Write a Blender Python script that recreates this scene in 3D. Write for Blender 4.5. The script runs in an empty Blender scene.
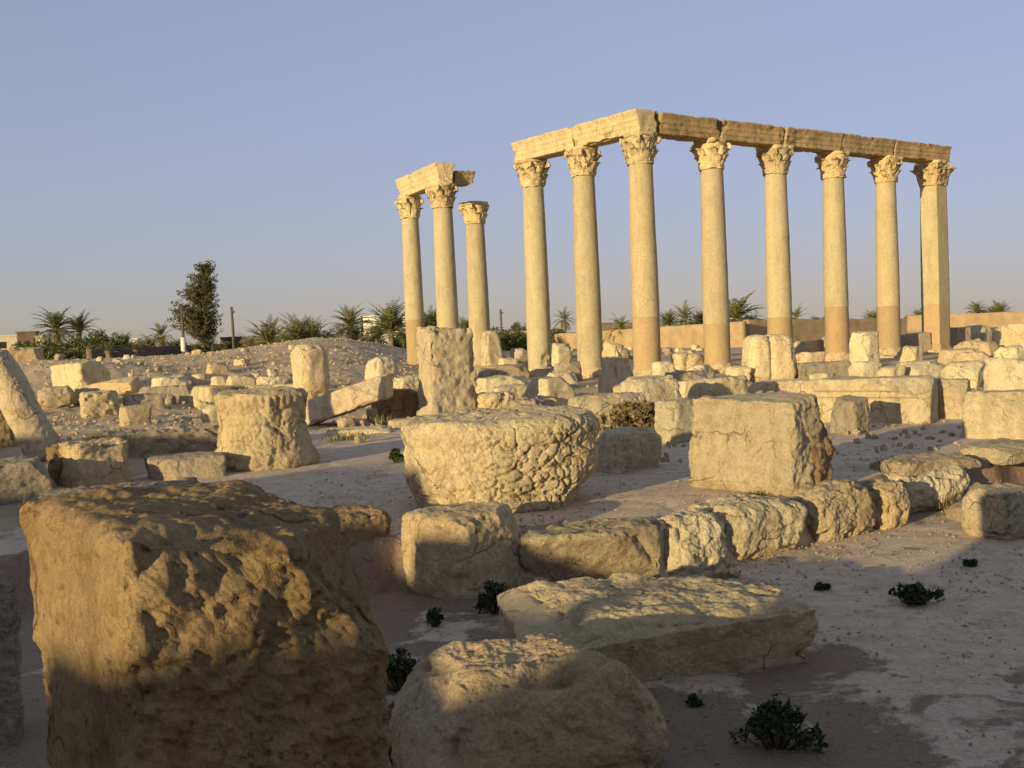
import bpy, math, random
import numpy as np
from mathutils import Vector

# ------------------------------------------------------------------ camera, sky, sun, exposure
SC = bpy.context.scene
COL = SC.collection
R = math.radians
FPX, PITCH, ROLL, EYE = 1070.0, 0.0573, R(2.41), 2.2
_F = np.array([0, math.cos(PITCH), -math.sin(PITCH)])
_R0 = np.array([1.0, 0, 0]); _U0 = np.array([0, math.sin(PITCH), math.cos(PITCH)])
_R = math.cos(ROLL) * _R0 - math.sin(ROLL) * _U0
_U = math.cos(ROLL) * _U0 + math.sin(ROLL) * _R0
CAM = np.array([0, 0, EYE])
from mathutils import Matrix
cam = bpy.data.cameras.new('camera'); camo = bpy.data.objects.new('camera', cam); COL.objects.link(camo)
m = Matrix.Identity(4)
for i in range(3):
    m[i][0] = _R[i]; m[i][1] = _U[i]; m[i][2] = -_F[i]; m[i][3] = CAM[i]
camo.matrix_world = m
cam.sensor_width = 36.0; cam.lens = FPX * 36.0 / 1024.0
cam.clip_start = 0.05; cam.clip_end = 9000
SC.camera = camo

SUN_EL = R(8.6)
SV = np.array([-0.63, -0.777]); SV /= np.linalg.norm(SV)          # horizontal direction towards the sun
SUNDIR = Vector((SV[0] * math.cos(SUN_EL), SV[1] * math.cos(SUN_EL), math.sin(SUN_EL)))
W = bpy.data.worlds.new("World"); SC.world = W; W.use_nodes = True
nt = W.node_tree; nt.nodes.clear()
sky = nt.nodes.new('ShaderNodeTexSky'); sky.sky_type = 'NISHITA'; sky.sun_disc = False
sky.sun_elevation = SUN_EL
sky.sun_rotation = math.atan2(SV[0], SV[1])
sky.altitude = 400; sky.air_density = 1.3; sky.dust_density = 0.3; sky.ozone_density = 4.5
bg = nt.nodes.new('ShaderNodeBackground'); bg.inputs['Strength'].default_value = 0.15
ow = nt.nodes.new('ShaderNodeOutputWorld')
sp = nt.nodes.new('ShaderNodeSeparateColor'); cb = nt.nodes.new('ShaderNodeCombineColor')   # hazy evening air evens the sky out
nt.links.new(sky.outputs[0], sp.inputs[0])
SKYG, SKYT = (0.29, 0.29, 0.47), (1.145, 1.085, 1.085)
for i in range(3):
    pw = nt.nodes.new('ShaderNodeMath'); pw.operation = 'POWER'; pw.inputs[1].default_value = SKYG[i]
    ml = nt.nodes.new('ShaderNodeMath'); ml.operation = 'MULTIPLY'; ml.inputs[1].default_value = SKYT[i]; ml.name = 'gain%d' % i
    nt.links.new(sp.outputs[i], pw.inputs[0]); nt.links.new(pw.outputs[0], ml.inputs[0]); nt.links.new(ml.outputs[0], cb.inputs[i])
nt.links.new(cb.outputs[0], bg.inputs[0]); nt.links.new(bg.outputs[0], ow.inputs[0])
sl = bpy.data.lights.new('sun', 'SUN'); sl.energy = 3.0; sl.angle = R(0.55); sl.color = (1.0, 0.80, 0.43)
so = bpy.data.objects.new('sun', sl); COL.objects.link(so); so.location = (-30, -30, 20)
so.rotation_euler = SUNDIR.to_track_quat('Z', 'Y').to_euler()
vs = SC.view_settings; vs.view_transform = 'Standard'; vs.look = 'None'; vs.gamma = 1; vs.use_curve_mapping = False
vs.exposure = 1.0
SC.render.engine = 'CYCLES'
SC.cycles.max_bounces = 6; SC.cycles.diffuse_bounces = 4
SC.cycles.use_denoising = True

# ------------------------------------------------------------------ picture <-> place
def proj(P):
    D = np.asarray(P, float) - CAM
    z = D @ _F
    return np.stack([512 + FPX * (D @ _R) / z, 384 - FPX * (D @ _U) / z], -1)
def ray(px, py):
    return _F + (px - 512) / FPX * _R + (384 - py) / FPX * _U
def at(px, py, z):
    d = ray(px, py); return CAM + d * (z - EYE) / d[2]
def hor(px):
    return 384 - FPX * math.tan(PITCH) / math.cos(ROLL) - (px - 512) * math.tan(ROLL)
def far(px, dist, py=None):
    d = ray(px, hor(px) if py is None else py); return CAM + d * dist / d[1]

# ------------------------------------------------------------------ noise
def _h(ix, iy, iz, s):
    h = (ix.astype(np.uint32) * np.uint32(374761393) + iy.astype(np.uint32) * np.uint32(668265263)
         + iz.astype(np.uint32) * np.uint32(2147483647 - 58) + np.uint32((s * 974634 + 77731) & 0xffffffff))
    h = (h ^ (h >> np.uint32(13))) * np.uint32(1274126177)
    h = (h ^ (h >> np.uint32(15))) * np.uint32(2246822519)
    return h ^ (h >> np.uint32(16))
_G = np.array([(1,1,0),(-1,1,0),(1,-1,0),(-1,-1,0),(1,0,1),(-1,0,1),(1,0,-1),(-1,0,-1),(0,1,1),(0,-1,1),(0,1,-1),(0,-1,-1),(1,1,0),(0,-1,1),(-1,1,0),(0,-1,-1)], float)
def pn(P, seed=0):
    I = np.floor(P).astype(np.int64); f = P - I
    u = f * f * f * (f * (f * 6 - 15) + 10)
    out = 0
    for dx in (0, 1):
        for dy in (0, 1):
            for dz in (0, 1):
                g = _G[_h(I[:, 0] + dx, I[:, 1] + dy, I[:, 2] + dz, seed) & np.uint32(15)]
                w = (u[:, 0] if dx else 1 - u[:, 0]) * (u[:, 1] if dy else 1 - u[:, 1]) * (u[:, 2] if dz else 1 - u[:, 2])
                out = out + w * (g[:, 0] * (f[:, 0] - dx) + g[:, 1] * (f[:, 1] - dy) + g[:, 2] * (f[:, 2] - dz))
    return out
def fbm(P, freq, octv=4, seed=0, gain=0.5, ridge=False):
    a = 1.0; o = 0; t = 0
    for k in range(octv):
        n = pn(P * freq + 17.3 * k, seed + k)
        if ridge: n = 0.5 - np.abs(n) * 1.6
        o = o + a * n; t += a; a *= gain; freq *= 2.03
    return o / t * 1.5
def worley(P, freq, seed=0):
    Q = P * freq; I = np.floor(Q).astype(np.int64)
    f1 = np.full(len(P), 9.0); f2 = f1.copy()
    for dx in (-1, 0, 1):
        for dy in (-1, 0, 1):
            for dz in (-1, 0, 1):
                J = I + (dx, dy, dz)
                c = [J[:, k] + (_h(J[:, 0], J[:, 1], J[:, 2], seed + 11 * k) & np.uint32(1023)) / 1023.0 for k in range(3)]
                d = np.sqrt((Q[:, 0] - c[0])**2 + (Q[:, 1] - c[1])**2 + (Q[:, 2] - c[2])**2)
                f2 = np.minimum(f2, np.maximum(f1, d)); f1 = np.minimum(f1, d)
    return f1, f2
def sstep(a, b, x):
    t = np.clip((x - a) / (b - a), 0, 1); return t * t * (3 - 2 * t)

# ------------------------------------------------------------------ mesh + object helpers
def mesh(name, V, F, smooth=True):
    V = np.asarray(V, np.float32); me = bpy.data.meshes.new(name)
    if isinstance(F, np.ndarray):
        n, k = F.shape; flat = F.astype(np.int32).ravel()
        tot = np.full(n, k, np.int32); st = np.arange(n, dtype=np.int32) * k
    else:
        tot = np.array([len(f) for f in F], np.int32); st = np.concatenate([[0], np.cumsum(tot)[:-1]]).astype(np.int32)
        flat = np.concatenate([np.asarray(f, np.int32) for f in F])
    me.vertices.add(len(V)); me.vertices.foreach_set('co', V.ravel())
    me.loops.add(len(flat)); me.loops.foreach_set('vertex_index', flat)
    me.polygons.add(len(tot)); me.polygons.foreach_set('loop_start', st); me.polygons.foreach_set('loop_total', tot)
    me.polygons.foreach_set('use_smooth', np.full(len(tot), smooth))
    me.update(calc_edges=True); me.validate(); return me
def link(name, me, mat=None, parent=None, loc=None, rz=0):
    o = bpy.data.objects.new(name, me); COL.objects.link(o)
    if mat is not None and me is not None and not me.materials: me.materials.append(mat)
    if parent is not None: o.parent = parent
    if loc is not None: o.location = [float(v) for v in loc]
    o.rotation_euler = (0, 0, rz); return o
def tag(o, label=None, cat=None, group=None, kind=None):
    for k, v in (('label', label), ('category', cat), ('group', group), ('kind', kind)):
        if v: o[k] = v
    return o
def empty(name, loc, label, cat, group=None, rz=0):
    o = bpy.data.objects.new(name, None); COL.objects.link(o); o.location = [float(v) for v in loc]
    o.rotation_euler = (0, 0, rz); o.empty_display_size = 0.2
    return tag(o, label, cat, group)
class MB:
    """collects vertices and faces of one mesh"""
    def __init__(s): s.V = []; s.F = []; s.n = 0
    def add(s, V, F):
        V = np.asarray(V, float); s.V.append(V); s.F += [[i + s.n for i in f] for f in F]; s.n += len(V)
    def grid(s, G, closed=False):                     # G: rows x cols x 3
        r, c = G.shape[:2]; F = []
        for i in range(r - 1):
            for j in range(c if closed else c - 1):
                k = (j + 1) % c; F.append([i * c + j, i * c + k, (i + 1) * c + k, (i + 1) * c + j])
        s.add(G.reshape(-1, 3), F)
    def tube(s, pts, rad, n=7):
        pts = np.asarray(pts, float); rows = []
        for i, p in enumerate(pts):
            t = pts[min(i + 1, len(pts) - 1)] - pts[max(i - 1, 0)]; t /= (np.linalg.norm(t) + 1e-9)
            a = np.cross(t, (0.31, 0.95, 0.11)) if abs(t[1]) < .9 else np.cross(t, (1, 0, 0)); a /= np.linalg.norm(a); b = np.cross(t, a)
            th = np.linspace(0, 2 * math.pi, n, endpoint=False)
            rows.append(p + rad[i] * (np.cos(th)[:, None] * a + np.sin(th)[:, None] * b))
        s.grid(np.array(rows), True)
        k = s.n - n; s.F.append(list(range(k, k + n))); s.F.append(list(range(s.n - len(pts) * n, s.n - len(pts) * n + n))[::-1])
    def box(s, lo, hi):
        (a, b, c), (d, e, f) = lo, hi
        s.add([(a,b,c),(d,b,c),(d,e,c),(a,e,c),(a,b,f),(d,b,f),(d,e,f),(a,e,f)],
              [(0,3,2,1),(4,5,6,7),(0,1,5,4),(1,2,6,5),(2,3,7,6),(3,0,4,7)])
    def build(s, name, mat, parent=None, loc=None, rz=0, smooth=True, rough=None):
        V = np.concatenate(s.V)
        if rough: V = rough(V)
        return link(name, mesh(name, V, s.F, smooth), mat, parent, loc, rz)
def boxgrid(nx, ny, nz):
    """surface lattice of a box, shared along its edges: T in [-1,1]^3 and quads"""
    T = []; Q = []; off = 0
    dims = (nx, ny, nz)
    for ax in range(3):
        u, v = (ax + 1) % 3, (ax + 2) % 3
        for sgn in (0, 1):
            iu, iv = np.meshgrid(np.arange(dims[u] + 1), np.arange(dims[v] + 1), indexing='ij')
            A = np.zeros(iu.shape + (3,), np.int64); A[..., u] = iu; A[..., v] = iv; A[..., ax] = sgn * dims[ax]
            T.append(A.reshape(-1, 3)); c = dims[v] + 1
            b = (iu[:-1, :-1] * c + iv[:-1, :-1]).ravel() + off
            q = np.stack([b, b + c, b + c + 1, b + 1], 1)
            Q.append(q if sgn else q[:, ::-1]); off += iu.size
    T = np.concatenate(T); Q = np.concatenate(Q)
    key = (T[:, 0] * 100003 + T[:, 1]) * 100003 + T[:, 2]
    _, idx, inv = np.unique(key, return_index=True, return_inverse=True)
    return T[idx] / np.array(dims) * 2.0 - 1.0, inv.ravel()[Q]

# ------------------------------------------------------------------ materials
def mat_new(name):
    M = bpy.data.materials.new(name); M.use_nodes = True; n = M.node_tree; n.nodes.clear()
    b = n.nodes.new('ShaderNodeBsdfPrincipled'); o = n.nodes.new('ShaderNodeOutputMaterial')
    n.links.new(b.outputs[0], o.inputs[0]); b.inputs['Specular IOR Level'].default_value = 0.2; b.inputs['Roughness'].default_value = .92
    return M, n, b
def N(n, t, **k):
    x = n.nodes.new(t)
    for a, v in k.items(): setattr(x, a, v)
    return x
def noise(n, vec, scale, detail=6, rough=.6, dist=0):
    x = N(n, 'ShaderNodeTexNoise'); x.inputs['Scale'].default_value = scale; x.inputs['Detail'].default_value = detail
    x.inputs['Roughness'].default_value = rough; x.inputs['Distortion'].default_value = dist; n.links.new(vec, x.inputs['Vector']); return x.outputs['Fac']
def ramp(n, fac, *st):
    x = N(n, 'ShaderNodeValToRGB'); e = x.color_ramp.elements
    while len(e) < len(st): e.new(0.5)
    for el, (p, c) in zip(e, st):
        el.position = p; el.color = (*c, 1) if isinstance(c, tuple) else (c, c, c, 1)
    n.links.new(fac, x.inputs[0]); return x.outputs[0]
def mixc(n, fac, a, b, mode='MIX'):
    x = N(n, 'ShaderNodeMix', data_type='RGBA', blend_type=mode)
    for s, v in ((0, fac), (6, a), (7, b)):
        if hasattr(v, 'links') or hasattr(v, 'is_linked'): n.links.new(v, x.inputs[s])
        else: x.inputs[s].default_value = v if s == 0 else (*v, 1)
    return x.outputs[2]
def math_(n, op, a, b):
    x = N(n, 'ShaderNodeMath', operation=op)
    for i, v in enumerate((a, b)):
        if hasattr(v, 'is_linked'): n.links.new(v, x.inputs[i])
        else: x.inputs[i].default_value = v
    return x.outputs[0]
def bump(n, b, h, dist, strength=1.0, prev=None):
    x = N(n, 'ShaderNodeBump'); x.inputs['Distance'].default_value = dist; x.inputs['Strength'].default_value = strength
    n.links.new(h, x.inputs['Height'])
    if prev is not None: n.links.new(prev, x.inputs['Normal'])
    n.links.new(x.outputs[0], b.inputs['Normal']); return x.outputs[0]
def objvec(n, jitter=True):
    tc = N(n, 'ShaderNodeTexCoord')
    if not jitter: return tc.outputs['Object']
    oi = N(n, 'ShaderNodeObjectInfo'); mul = math_(n, 'MULTIPLY', oi.outputs['Random'], 60.0)
    v = N(n, 'ShaderNodeVectorMath', operation='ADD'); n.links.new(tc.outputs['Object'], v.inputs[0]); n.links.new(mul, v.inputs[1])
    return v.outputs[0]
def stone_mat(name, base, stain, pale, fine=1.0, pits=0.5, stainamt=(.52, .72), var=.15, cracks=1.0):
    M, n, b = mat_new(name); v = objvec(n)
    c = mixc(n, ramp(n, noise(n, v, 1.7, 5), (.35, 0.0), (.68, 1.0)), base, pale)
    c = mixc(n, ramp(n, noise(n, v, 4.2, 8, .68, .4), (stainamt[0], 0.0), (stainamt[1], 0.85)), c, stain)
    g = noise(n, v, 55, 6, .75)
    c = mixc(n, 1.0, c, ramp(n, g, (.28, .66), (.5, 1.02), (.75, 1.2)), 'MULTIPLY')
    c = mixc(n, 1.0, c, ramp(n, noise(n, v, 14, 7, .75), (.30, .76), (.48, 1.02), (.72, 1.14)), 'MULTIPLY')
    vo = N(n, 'ShaderNodeTexVoronoi'); vo.inputs['Scale'].default_value = 26; n.links.new(v, vo.inputs['Vector'])
    gate = ramp(n, noise(n, v, 5, 4), (.48, 0.0), (.6, 1.0))
    pit = math_(n, 'MULTIPLY', ramp(n, vo.outputs['Distance'], (.10, 1.0), (.28, 0.0)), gate)
    c = mixc(n, math_(n, 'MULTIPLY', pit, pits), c, tuple(x * .45 for x in stain))
    wv = N(n, 'ShaderNodeTexNoise'); wv.inputs['Scale'].default_value = 2.2; wv.inputs['Detail'].default_value = 5; n.links.new(v, wv.inputs['Vector'])
    wx = N(n, 'ShaderNodeVectorMath', operation='MULTIPLY_ADD'); n.links.new(wv.outputs['Color'], wx.inputs[0]); wx.inputs[1].default_value = (.55, .55, .55); n.links.new(v, wx.inputs[2])
    ve = N(n, 'ShaderNodeTexVoronoi', feature='DISTANCE_TO_EDGE'); ve.inputs['Scale'].default_value = 1.5; n.links.new(wx.outputs[0], ve.inputs['Vector'])
    crack = math_(n, 'MULTIPLY', ramp(n, ve.outputs['Distance'], (.0, 1.0), (.016, 0.0)), ramp(n, noise(n, v, 1.1, 3), (.50, 0.0), (.58, 1.0)))
    crack = math_(n, 'MULTIPLY', crack, cracks)
    c = mixc(n, math_(n, 'MULTIPLY', crack, .7), c, tuple(x * .35 for x in stain))
    oi = N(n, 'ShaderNodeObjectInfo')
    wn = N(n, 'ShaderNodeTexWhiteNoise', noise_dimensions='1D'); n.links.new(oi.outputs['Random'], wn.inputs['W'])
    tint = ramp(n, wn.outputs['Value'], (0.0, (1 + var * .5, 1.0, 1 - var * .6)), (.5, (1 - var * .2, 1 - var * .1, 1 - var * .1)), (1.0, (1 + var * .2, 1 - var * .25, 1 - var * .3)))
    c = mixc(n, 1.0, c, tint, 'MULTIPLY')
    st = N(n, 'ShaderNodeVectorMath', operation='MULTIPLY'); n.links.new(v, st.inputs[0]); st.inputs[1].default_value = (1.6, 1.6, .32)
    c = mixc(n, 1.0, c, ramp(n, noise(n, st.outputs[0], 2.6, 7, .7), (.33, 1 - var * 1.6), (.5, 1.0), (.7, 1 + var * .6)), 'MULTIPLY')
    c = mixc(n, 1.0, c, ramp(n, oi.outputs['Random'], (0.0, 1.0 - var), (1.0, 1.0 + var)), 'MULTIPLY')
    n.links.new(c, b.inputs['Base Color'])
    p = bump(n, b, noise(n, v, 11, 9, .74), 0.10 * fine, .9)
    p = bump(n, b, pit, -0.03 * pits, .9, p); p = bump(n, b, crack, -0.03, .9, p)
    bump(n, b, noise(n, v, 60, 5, .75), 0.014 * fine, .9, p)
    return M
MAT = {}
MAT['pale'] = stone_mat('pale_limestone', (0.673, 0.550, 0.338), (0.484, 0.356, 0.197), (0.767, 0.651, 0.426))
MAT['tan'] = stone_mat('tan_limestone', (0.607, 0.470, 0.270), (0.414, 0.279, 0.146), (0.690, 0.552, 0.342))
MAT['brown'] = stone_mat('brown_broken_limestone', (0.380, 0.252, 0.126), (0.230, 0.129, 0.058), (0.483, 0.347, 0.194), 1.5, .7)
MAT['grey'] = stone_mat('grey_weathered_and_shaded_limestone', (0.436, 0.350, 0.236), (0.303, 0.228, 0.142), (0.520, 0.431, 0.298))  # weathered grey; on the shaded blocks its darker tone stands in for shade
MAT['shaft'] = stone_mat('smooth_shaft_limestone', (0.413, 0.338, 0.196), (0.317, 0.240, 0.129), (0.442, 0.375, 0.232), .22, .35, (.60, .82), .10, .25)
MAT['repair'] = stone_mat('sandy_repair_mortar', (.39, .275, .145), (.34, .23, .115), (.42, .305, .165), .15, .1, (.6, .9), .06, .2)
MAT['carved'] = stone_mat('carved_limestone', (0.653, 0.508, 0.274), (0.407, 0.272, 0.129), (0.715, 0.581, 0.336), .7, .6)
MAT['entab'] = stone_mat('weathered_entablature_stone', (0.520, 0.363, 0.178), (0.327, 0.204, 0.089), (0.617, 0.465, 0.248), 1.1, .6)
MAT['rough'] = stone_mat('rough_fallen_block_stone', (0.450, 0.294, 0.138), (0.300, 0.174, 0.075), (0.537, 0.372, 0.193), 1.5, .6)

def simple_mat(name, a, b2, scale=8, rough=.9, bd=.01):
    M, n, b = mat_new(name); v = objvec(n)
    n.links.new(mixc(n, ramp(n, noise(n, v, scale, 5), (.35, 0.0), (.65, 1.0)), a, b2), b.inputs['Base Color'])
    b.inputs['Roughness'].default_value = rough; bump(n, b, noise(n, v, scale * 3, 5), bd); return M
def leaf_mat(name, a, b2, scale=1.5):
    M, n, b = mat_new(name); v = objvec(n)
    c = mixc(n, ramp(n, noise(n, v, scale, 4, .7), (.36, 0.0), (.64, 1.0)), a, b2)
    n.links.new(c, b.inputs['Base Color']); b.inputs['Roughness'].default_value = .6
    b.inputs['Transmission Weight'].default_value = 0.0
    return M
MAT['frond'] = leaf_mat('palm_frond_green', (.09, .105, .032), (.20, .195, .065), .8)
MAT['deadfrond'] = leaf_mat('dry_palm_frond', (.26, .17, .085), (.36, .26, .14))
MAT['trunk'] = simple_mat('palm_bark', (.16, .11, .065), (.28, .20, .12), 5, bd=.03)
MAT['conifer'] = leaf_mat('conifer_foliage', (.05, .06, .022), (.13, .125, .045), .9)
MAT['bush'] = leaf_mat('bush_foliage', (.07, .085, .028), (.15, .15, .05), .8)
MAT['darkbush'] = leaf_mat('dark_low_plant', (.03, .042, .015), (.06, .075, .025), 6)
MAT['dry'] = leaf_mat('dry_bush_twigs', (.13, .09, .04), (.23, .175, .08), 4)
MAT['tuft'] = leaf_mat('grass_tuft', (.13, .14, .05), (.28, .25, .11), 4)
MAT['mud'] = simple_mat('mud_brick_wall', (.33, .225, .12), (.43, .31, .18), 1.2, bd=.05)
MAT['darkmud'] = simple_mat('dark_garden_wall', (.12, .085, .065), (.18, .13, .095), 1.5, bd=.05)
MAT['wood'] = simple_mat('weathered_pole_wood', (.09, .07, .055), (.14, .11, .085), 3)
MAT['white'] = simple_mat('whitewash', (.62, .57, .48), (.72, .68, .6), 2)
MAT['plaster'] = simple_mat('house_plaster', (.46, .38, .27), (.55, .47, .35), 1)
MAT['darkglass'] = simple_mat('dark_opening', (.02, .02, .02), (.03, .028, .025), 2, .4)

# ------------------------------------------------------------------ ground
KP = [at(*p, 0.0)[:2] for p in ((300, 604), (395, 588), (440, 590), (520, 592), (600, 575), (655, 574), (720, 566), (800, 545), (905, 511), (965, 500), (1100, 470))]
KX = np.array([-30.0] + [p[0] for p in KP] + [14.0, 60.0]); KY = np.array([10.5] + [p[1] for p in KP] + [19.0, 60.0])
MOUND = far(346, 60)
HEAP = far(45, 40)
def gbase(x, y):
    x = np.asarray(x, float); y = np.asarray(y, float)
    wob = 0.12 * np.sin(x * 3.1 + 1) + 0.07 * np.sin(x * 7.7 + y)
    z = 0.40 * sstep(-0.02, 0.16, y - np.interp(x, KX, KY) - wob * .5)
    z = z - 0.22 * sstep(13, 30, y) - 0.75 * sstep(55, 85, y) * sstep(0.0, .12, x / np.maximum(y, 1) + .1)
    u = x / np.maximum(y, 1.0)
    z = z + 0.95 * sstep(27, 50, y) * (1 - sstep(-.20, -.05, u)) * (1 - sstep(58, 90, y))
    z = z + 0.75 * np.exp(-(((x - MOUND[0]) / 5.6)**2 + ((y - 60) / 9.5)**2))
    z = z + 0.75 * np.exp(-(((x - HEAP[0]) / 3.6)**2 + ((y - 40) / 3.0)**2))
    return z - .011 * np.maximum(0, np.hypot(x, y) - 110)
def g(x, y): return float(gbase(np.array([x]), np.array([y]))[0])

def ground():
    fine = np.radians(np.linspace(-33, 33, 560)); rest = np.radians(np.linspace(33, 327, 74)[1:-1])
    th = np.concatenate([fine, rest])
    r = [0.4]
    while r[-1] < 70: r.append(r[-1] * 1.0068 + .002)
    while r[-1] < 7000: r.append(r[-1] * 1.09)
    r = np.array(r); RR, TT = np.meshgrid(r, th, indexing='ij')
    x = (RR * np.sin(TT)).ravel(); y = (RR * np.cos(TT)).ravel()
    z = gbase(x, y); P = np.stack([x, y, z * 2], 1); rr = RR.ravel(); near = np.exp(-rr / 30)
    P2 = np.stack([x, y, 0 * x], 1)
    z = z + 0.05 * fbm(P2, .45, 3, 5) * (.22 + .78 * sstep(14, 26, rr)) + 0.022 * fbm(P2, 2.2, 4, 8) * (.25 + .75 * sstep(12, 22, rr)) * (rr < 90)
    # worn pavement: shallow slabs with broken edges
    f1, f2 = worley(P2 * (1, .8, 1) + 0.25 * np.stack([pn(P2 * 1.5, 3), pn(P2 * 1.5, 4), 0 * x], 1), .55, 21)
    pave = near * (rr < 40)
    z = z - 0.014 * np.exp(-((f2 - f1) / .035)**2) * pave
    lump = sstep(.02, .2, fbm(P2, .9, 4, 31)); z = z + 0.007 * lump * pave
    stepface = (gbase(x, y - .12) < .35) & (gbase(x, y + .12) > .05) & (rr < 16)
    z = z + np.where(stepface, 0.07 * fbm(P, 3.2, 4, 12), 0)
    ug = (rr > 25) & (rr < 90) & (x / np.maximum(y, 1) < -.05) & (y > 0)
    z = z + np.where(ug, 0.13 * fbm(P2, .9, 6, 14, .68), 0)
    nt_, nr = len(th), len(r)
    i, j = np.meshgrid(np.arange(nr - 1), np.arange(nt_), indexing='ij'); k = (j + 1) % nt_
    Q = np.stack([i * nt_ + j, i * nt_ + k, (i + 1) * nt_ + k, (i + 1) * nt_ + j], -1).reshape(-1, 4)
    V = np.stack([x, y, z], 1); c = len(V)
    V = np.vstack([V, [0, 0, float(z[:nt_].mean())]])
    F = [list(q) for q in Q] + [[int(j), c, int((j + 1) % nt_)] for j in range(nt_)]
    M, n, b = mat_new('dusty_ground'); v = objvec(n, False)
    big = noise(n, v, .35, 6, .6); mid = noise(n, v, 1.3, 7, .65, .3)
    c = mixc(n, ramp(n, big, (.36, 0.0), (.62, 1.0)), (.25, .17, .115), (.34, .24, .16))
    sa = N(n, 'ShaderNodeAttribute', attribute_name='sand')
    c = mixc(n, sa.outputs['Fac'], c, (.62, .455, .27))
    at_ = N(n, 'ShaderNodeAttribute', attribute_name='paving')
    rn = math_(n, 'ADD', noise(n, v, .9, 11, .70, .35), math_(n, 'MULTIPLY', at_.outputs['Fac'], .15))
    rock = ramp(n, rn, (.565, 0.0), (.61, 1.0))
    pale = ramp(n, noise(n, v, 5.5, 9, .75, .4), (.30, (.42, .31, .22)), (.5, (.66, .50, .355)), (.72, (.78, .61, .45)))
    c = mixc(n, math_(n, 'MULTIPLY', rock, .92), c, pale)
    c = mixc(n, ramp(n, mid, (.56, 0.0), (.76, .55)), c, (.20, .135, .09))
    vo = N(n, 'ShaderNodeTexVoronoi'); vo.inputs['Scale'].default_value = 11; n.links.new(v, vo.inputs['Vector'])
    peb = math_(n, 'MULTIPLY', ramp(n, vo.outputs['Distance'], (.16, 1.0), (.3, 0.0)), ramp(n, noise(n, v, 1.9, 4), (.5, 0.0), (.62, 1.0)))
    c = mixc(n, math_(n, 'MULTIPLY', peb, .55), c, (.42, .34, .24))
    c = mixc(n, 1.0, c, ramp(n, noise(n, v, 30, 6, .75), (.3, .72), (.55, 1.0), (.75, 1.14)), 'MULTIPLY')
    n.links.new(c, b.inputs['Base Color'])
    p = bump(n, b, noise(n, v, 3.5, 10, .68), .045, .8); p = bump(n, b, peb, .03, .8, p); p = bump(n, b, rock, .010, .8, p)
    bump(n, b, noise(n, v, 28, 7, .72), .010, .9, p)
    me = mesh('ground', V, F); pv = me.attributes.new('paving', 'FLOAT', 'POINT')   # where bare limestone paving shows through the dust
    X, Y = V[:, 0], V[:, 1]; ky = np.interp(X, KX, KY); terr = sstep(.1, .5, Y - ky) * (1 - sstep(17, 24, Y)) * sstep(-6, -3.5, X)
    lowf = 1.5 * np.exp(-(((X - 3.6) / 2.9)**4 + ((Y - 9.0) / 2.3)**4)) + .7 * np.exp(-(((X - 2.6) / 1.5)**2 + ((Y - 6.3) / 1.3)**2))
    pv.data.foreach_set('value', (np.maximum(terr * 1.9, lowf * (Y < ky + .1)) + .45 * fbm(V * (1, 1, 0), .75, 4, 71)).astype(np.float32))
    sd = me.attributes.new('sand', 'FLOAT', 'POINT'); sd.data.foreach_set('value', (np.maximum(sstep(14, 22, Y), .55 * sstep(.1, .6, Y - ky) * (Y > 0)) * (.8 + .5 * fbm(V * (1, 1, 0), .35, 4, 77))).clip(0, 1).astype(np.float32))
    tag(link('ground', me, M), kind='structure')
ground()

# ------------------------------------------------------------------ stones
def shape(T, w, d, h, o):
    """lattice T in [-1,1]^3 -> points of a worn stone standing on z=0, with outward directions"""
    half = np.array([w / 2, d / 2, h / 2]); rr = o.get('rr', .07)
    if 'plan' in o:                                     # round or squircle plan, worn top and bottom edges
        e = o['plan']; ro = np.maximum(np.abs(T[:, 0]), np.abs(T[:, 1])); dn = (np.abs(T[:, 0])**e + np.abs(T[:, 1])**e)**(1 / e)
        dirx = T[:, :2] / np.maximum(dn, 1e-9)[:, None]; a = min(w, d) / 2; hz = h / 2; r = rr * 2 * min(a, hz)
        u, z = ro * a, T[:, 2] * hz; iu, iz = np.minimum(u, a - r), np.clip(z, r - hz, hz - r)
        D2 = np.stack([u - iu, z - iz], 1) / r; nn = np.linalg.norm(D2, axis=1, keepdims=True); D2 = D2 / np.maximum(nn, 1e-9)
        u, z = iu + r * D2[:, 0], iz + r * D2[:, 1]
        p = np.stack([dirx[:, 0] * u / a * w / 2, dirx[:, 1] * u / a * d / 2, z], 1)
        D = np.stack([dirx[:, 0] * D2[:, 0], dirx[:, 1] * D2[:, 0], D2[:, 1]], 1)
        return finish(p, D, half, w, d, h, o)
    r = np.minimum(half, rr * 2 * half.min() if rr < .5 else half * .98) * np.ones(3)
    p = T * half; inner = np.clip(p, -(half - r), half - r); D = (p - inner) / r
    nrm = np.linalg.norm(D, axis=1, keepdims=True); D = D / np.maximum(nrm, 1e-9)
    p = inner + D * r
    return finish(p, D, half, w, d, h, o)
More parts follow.
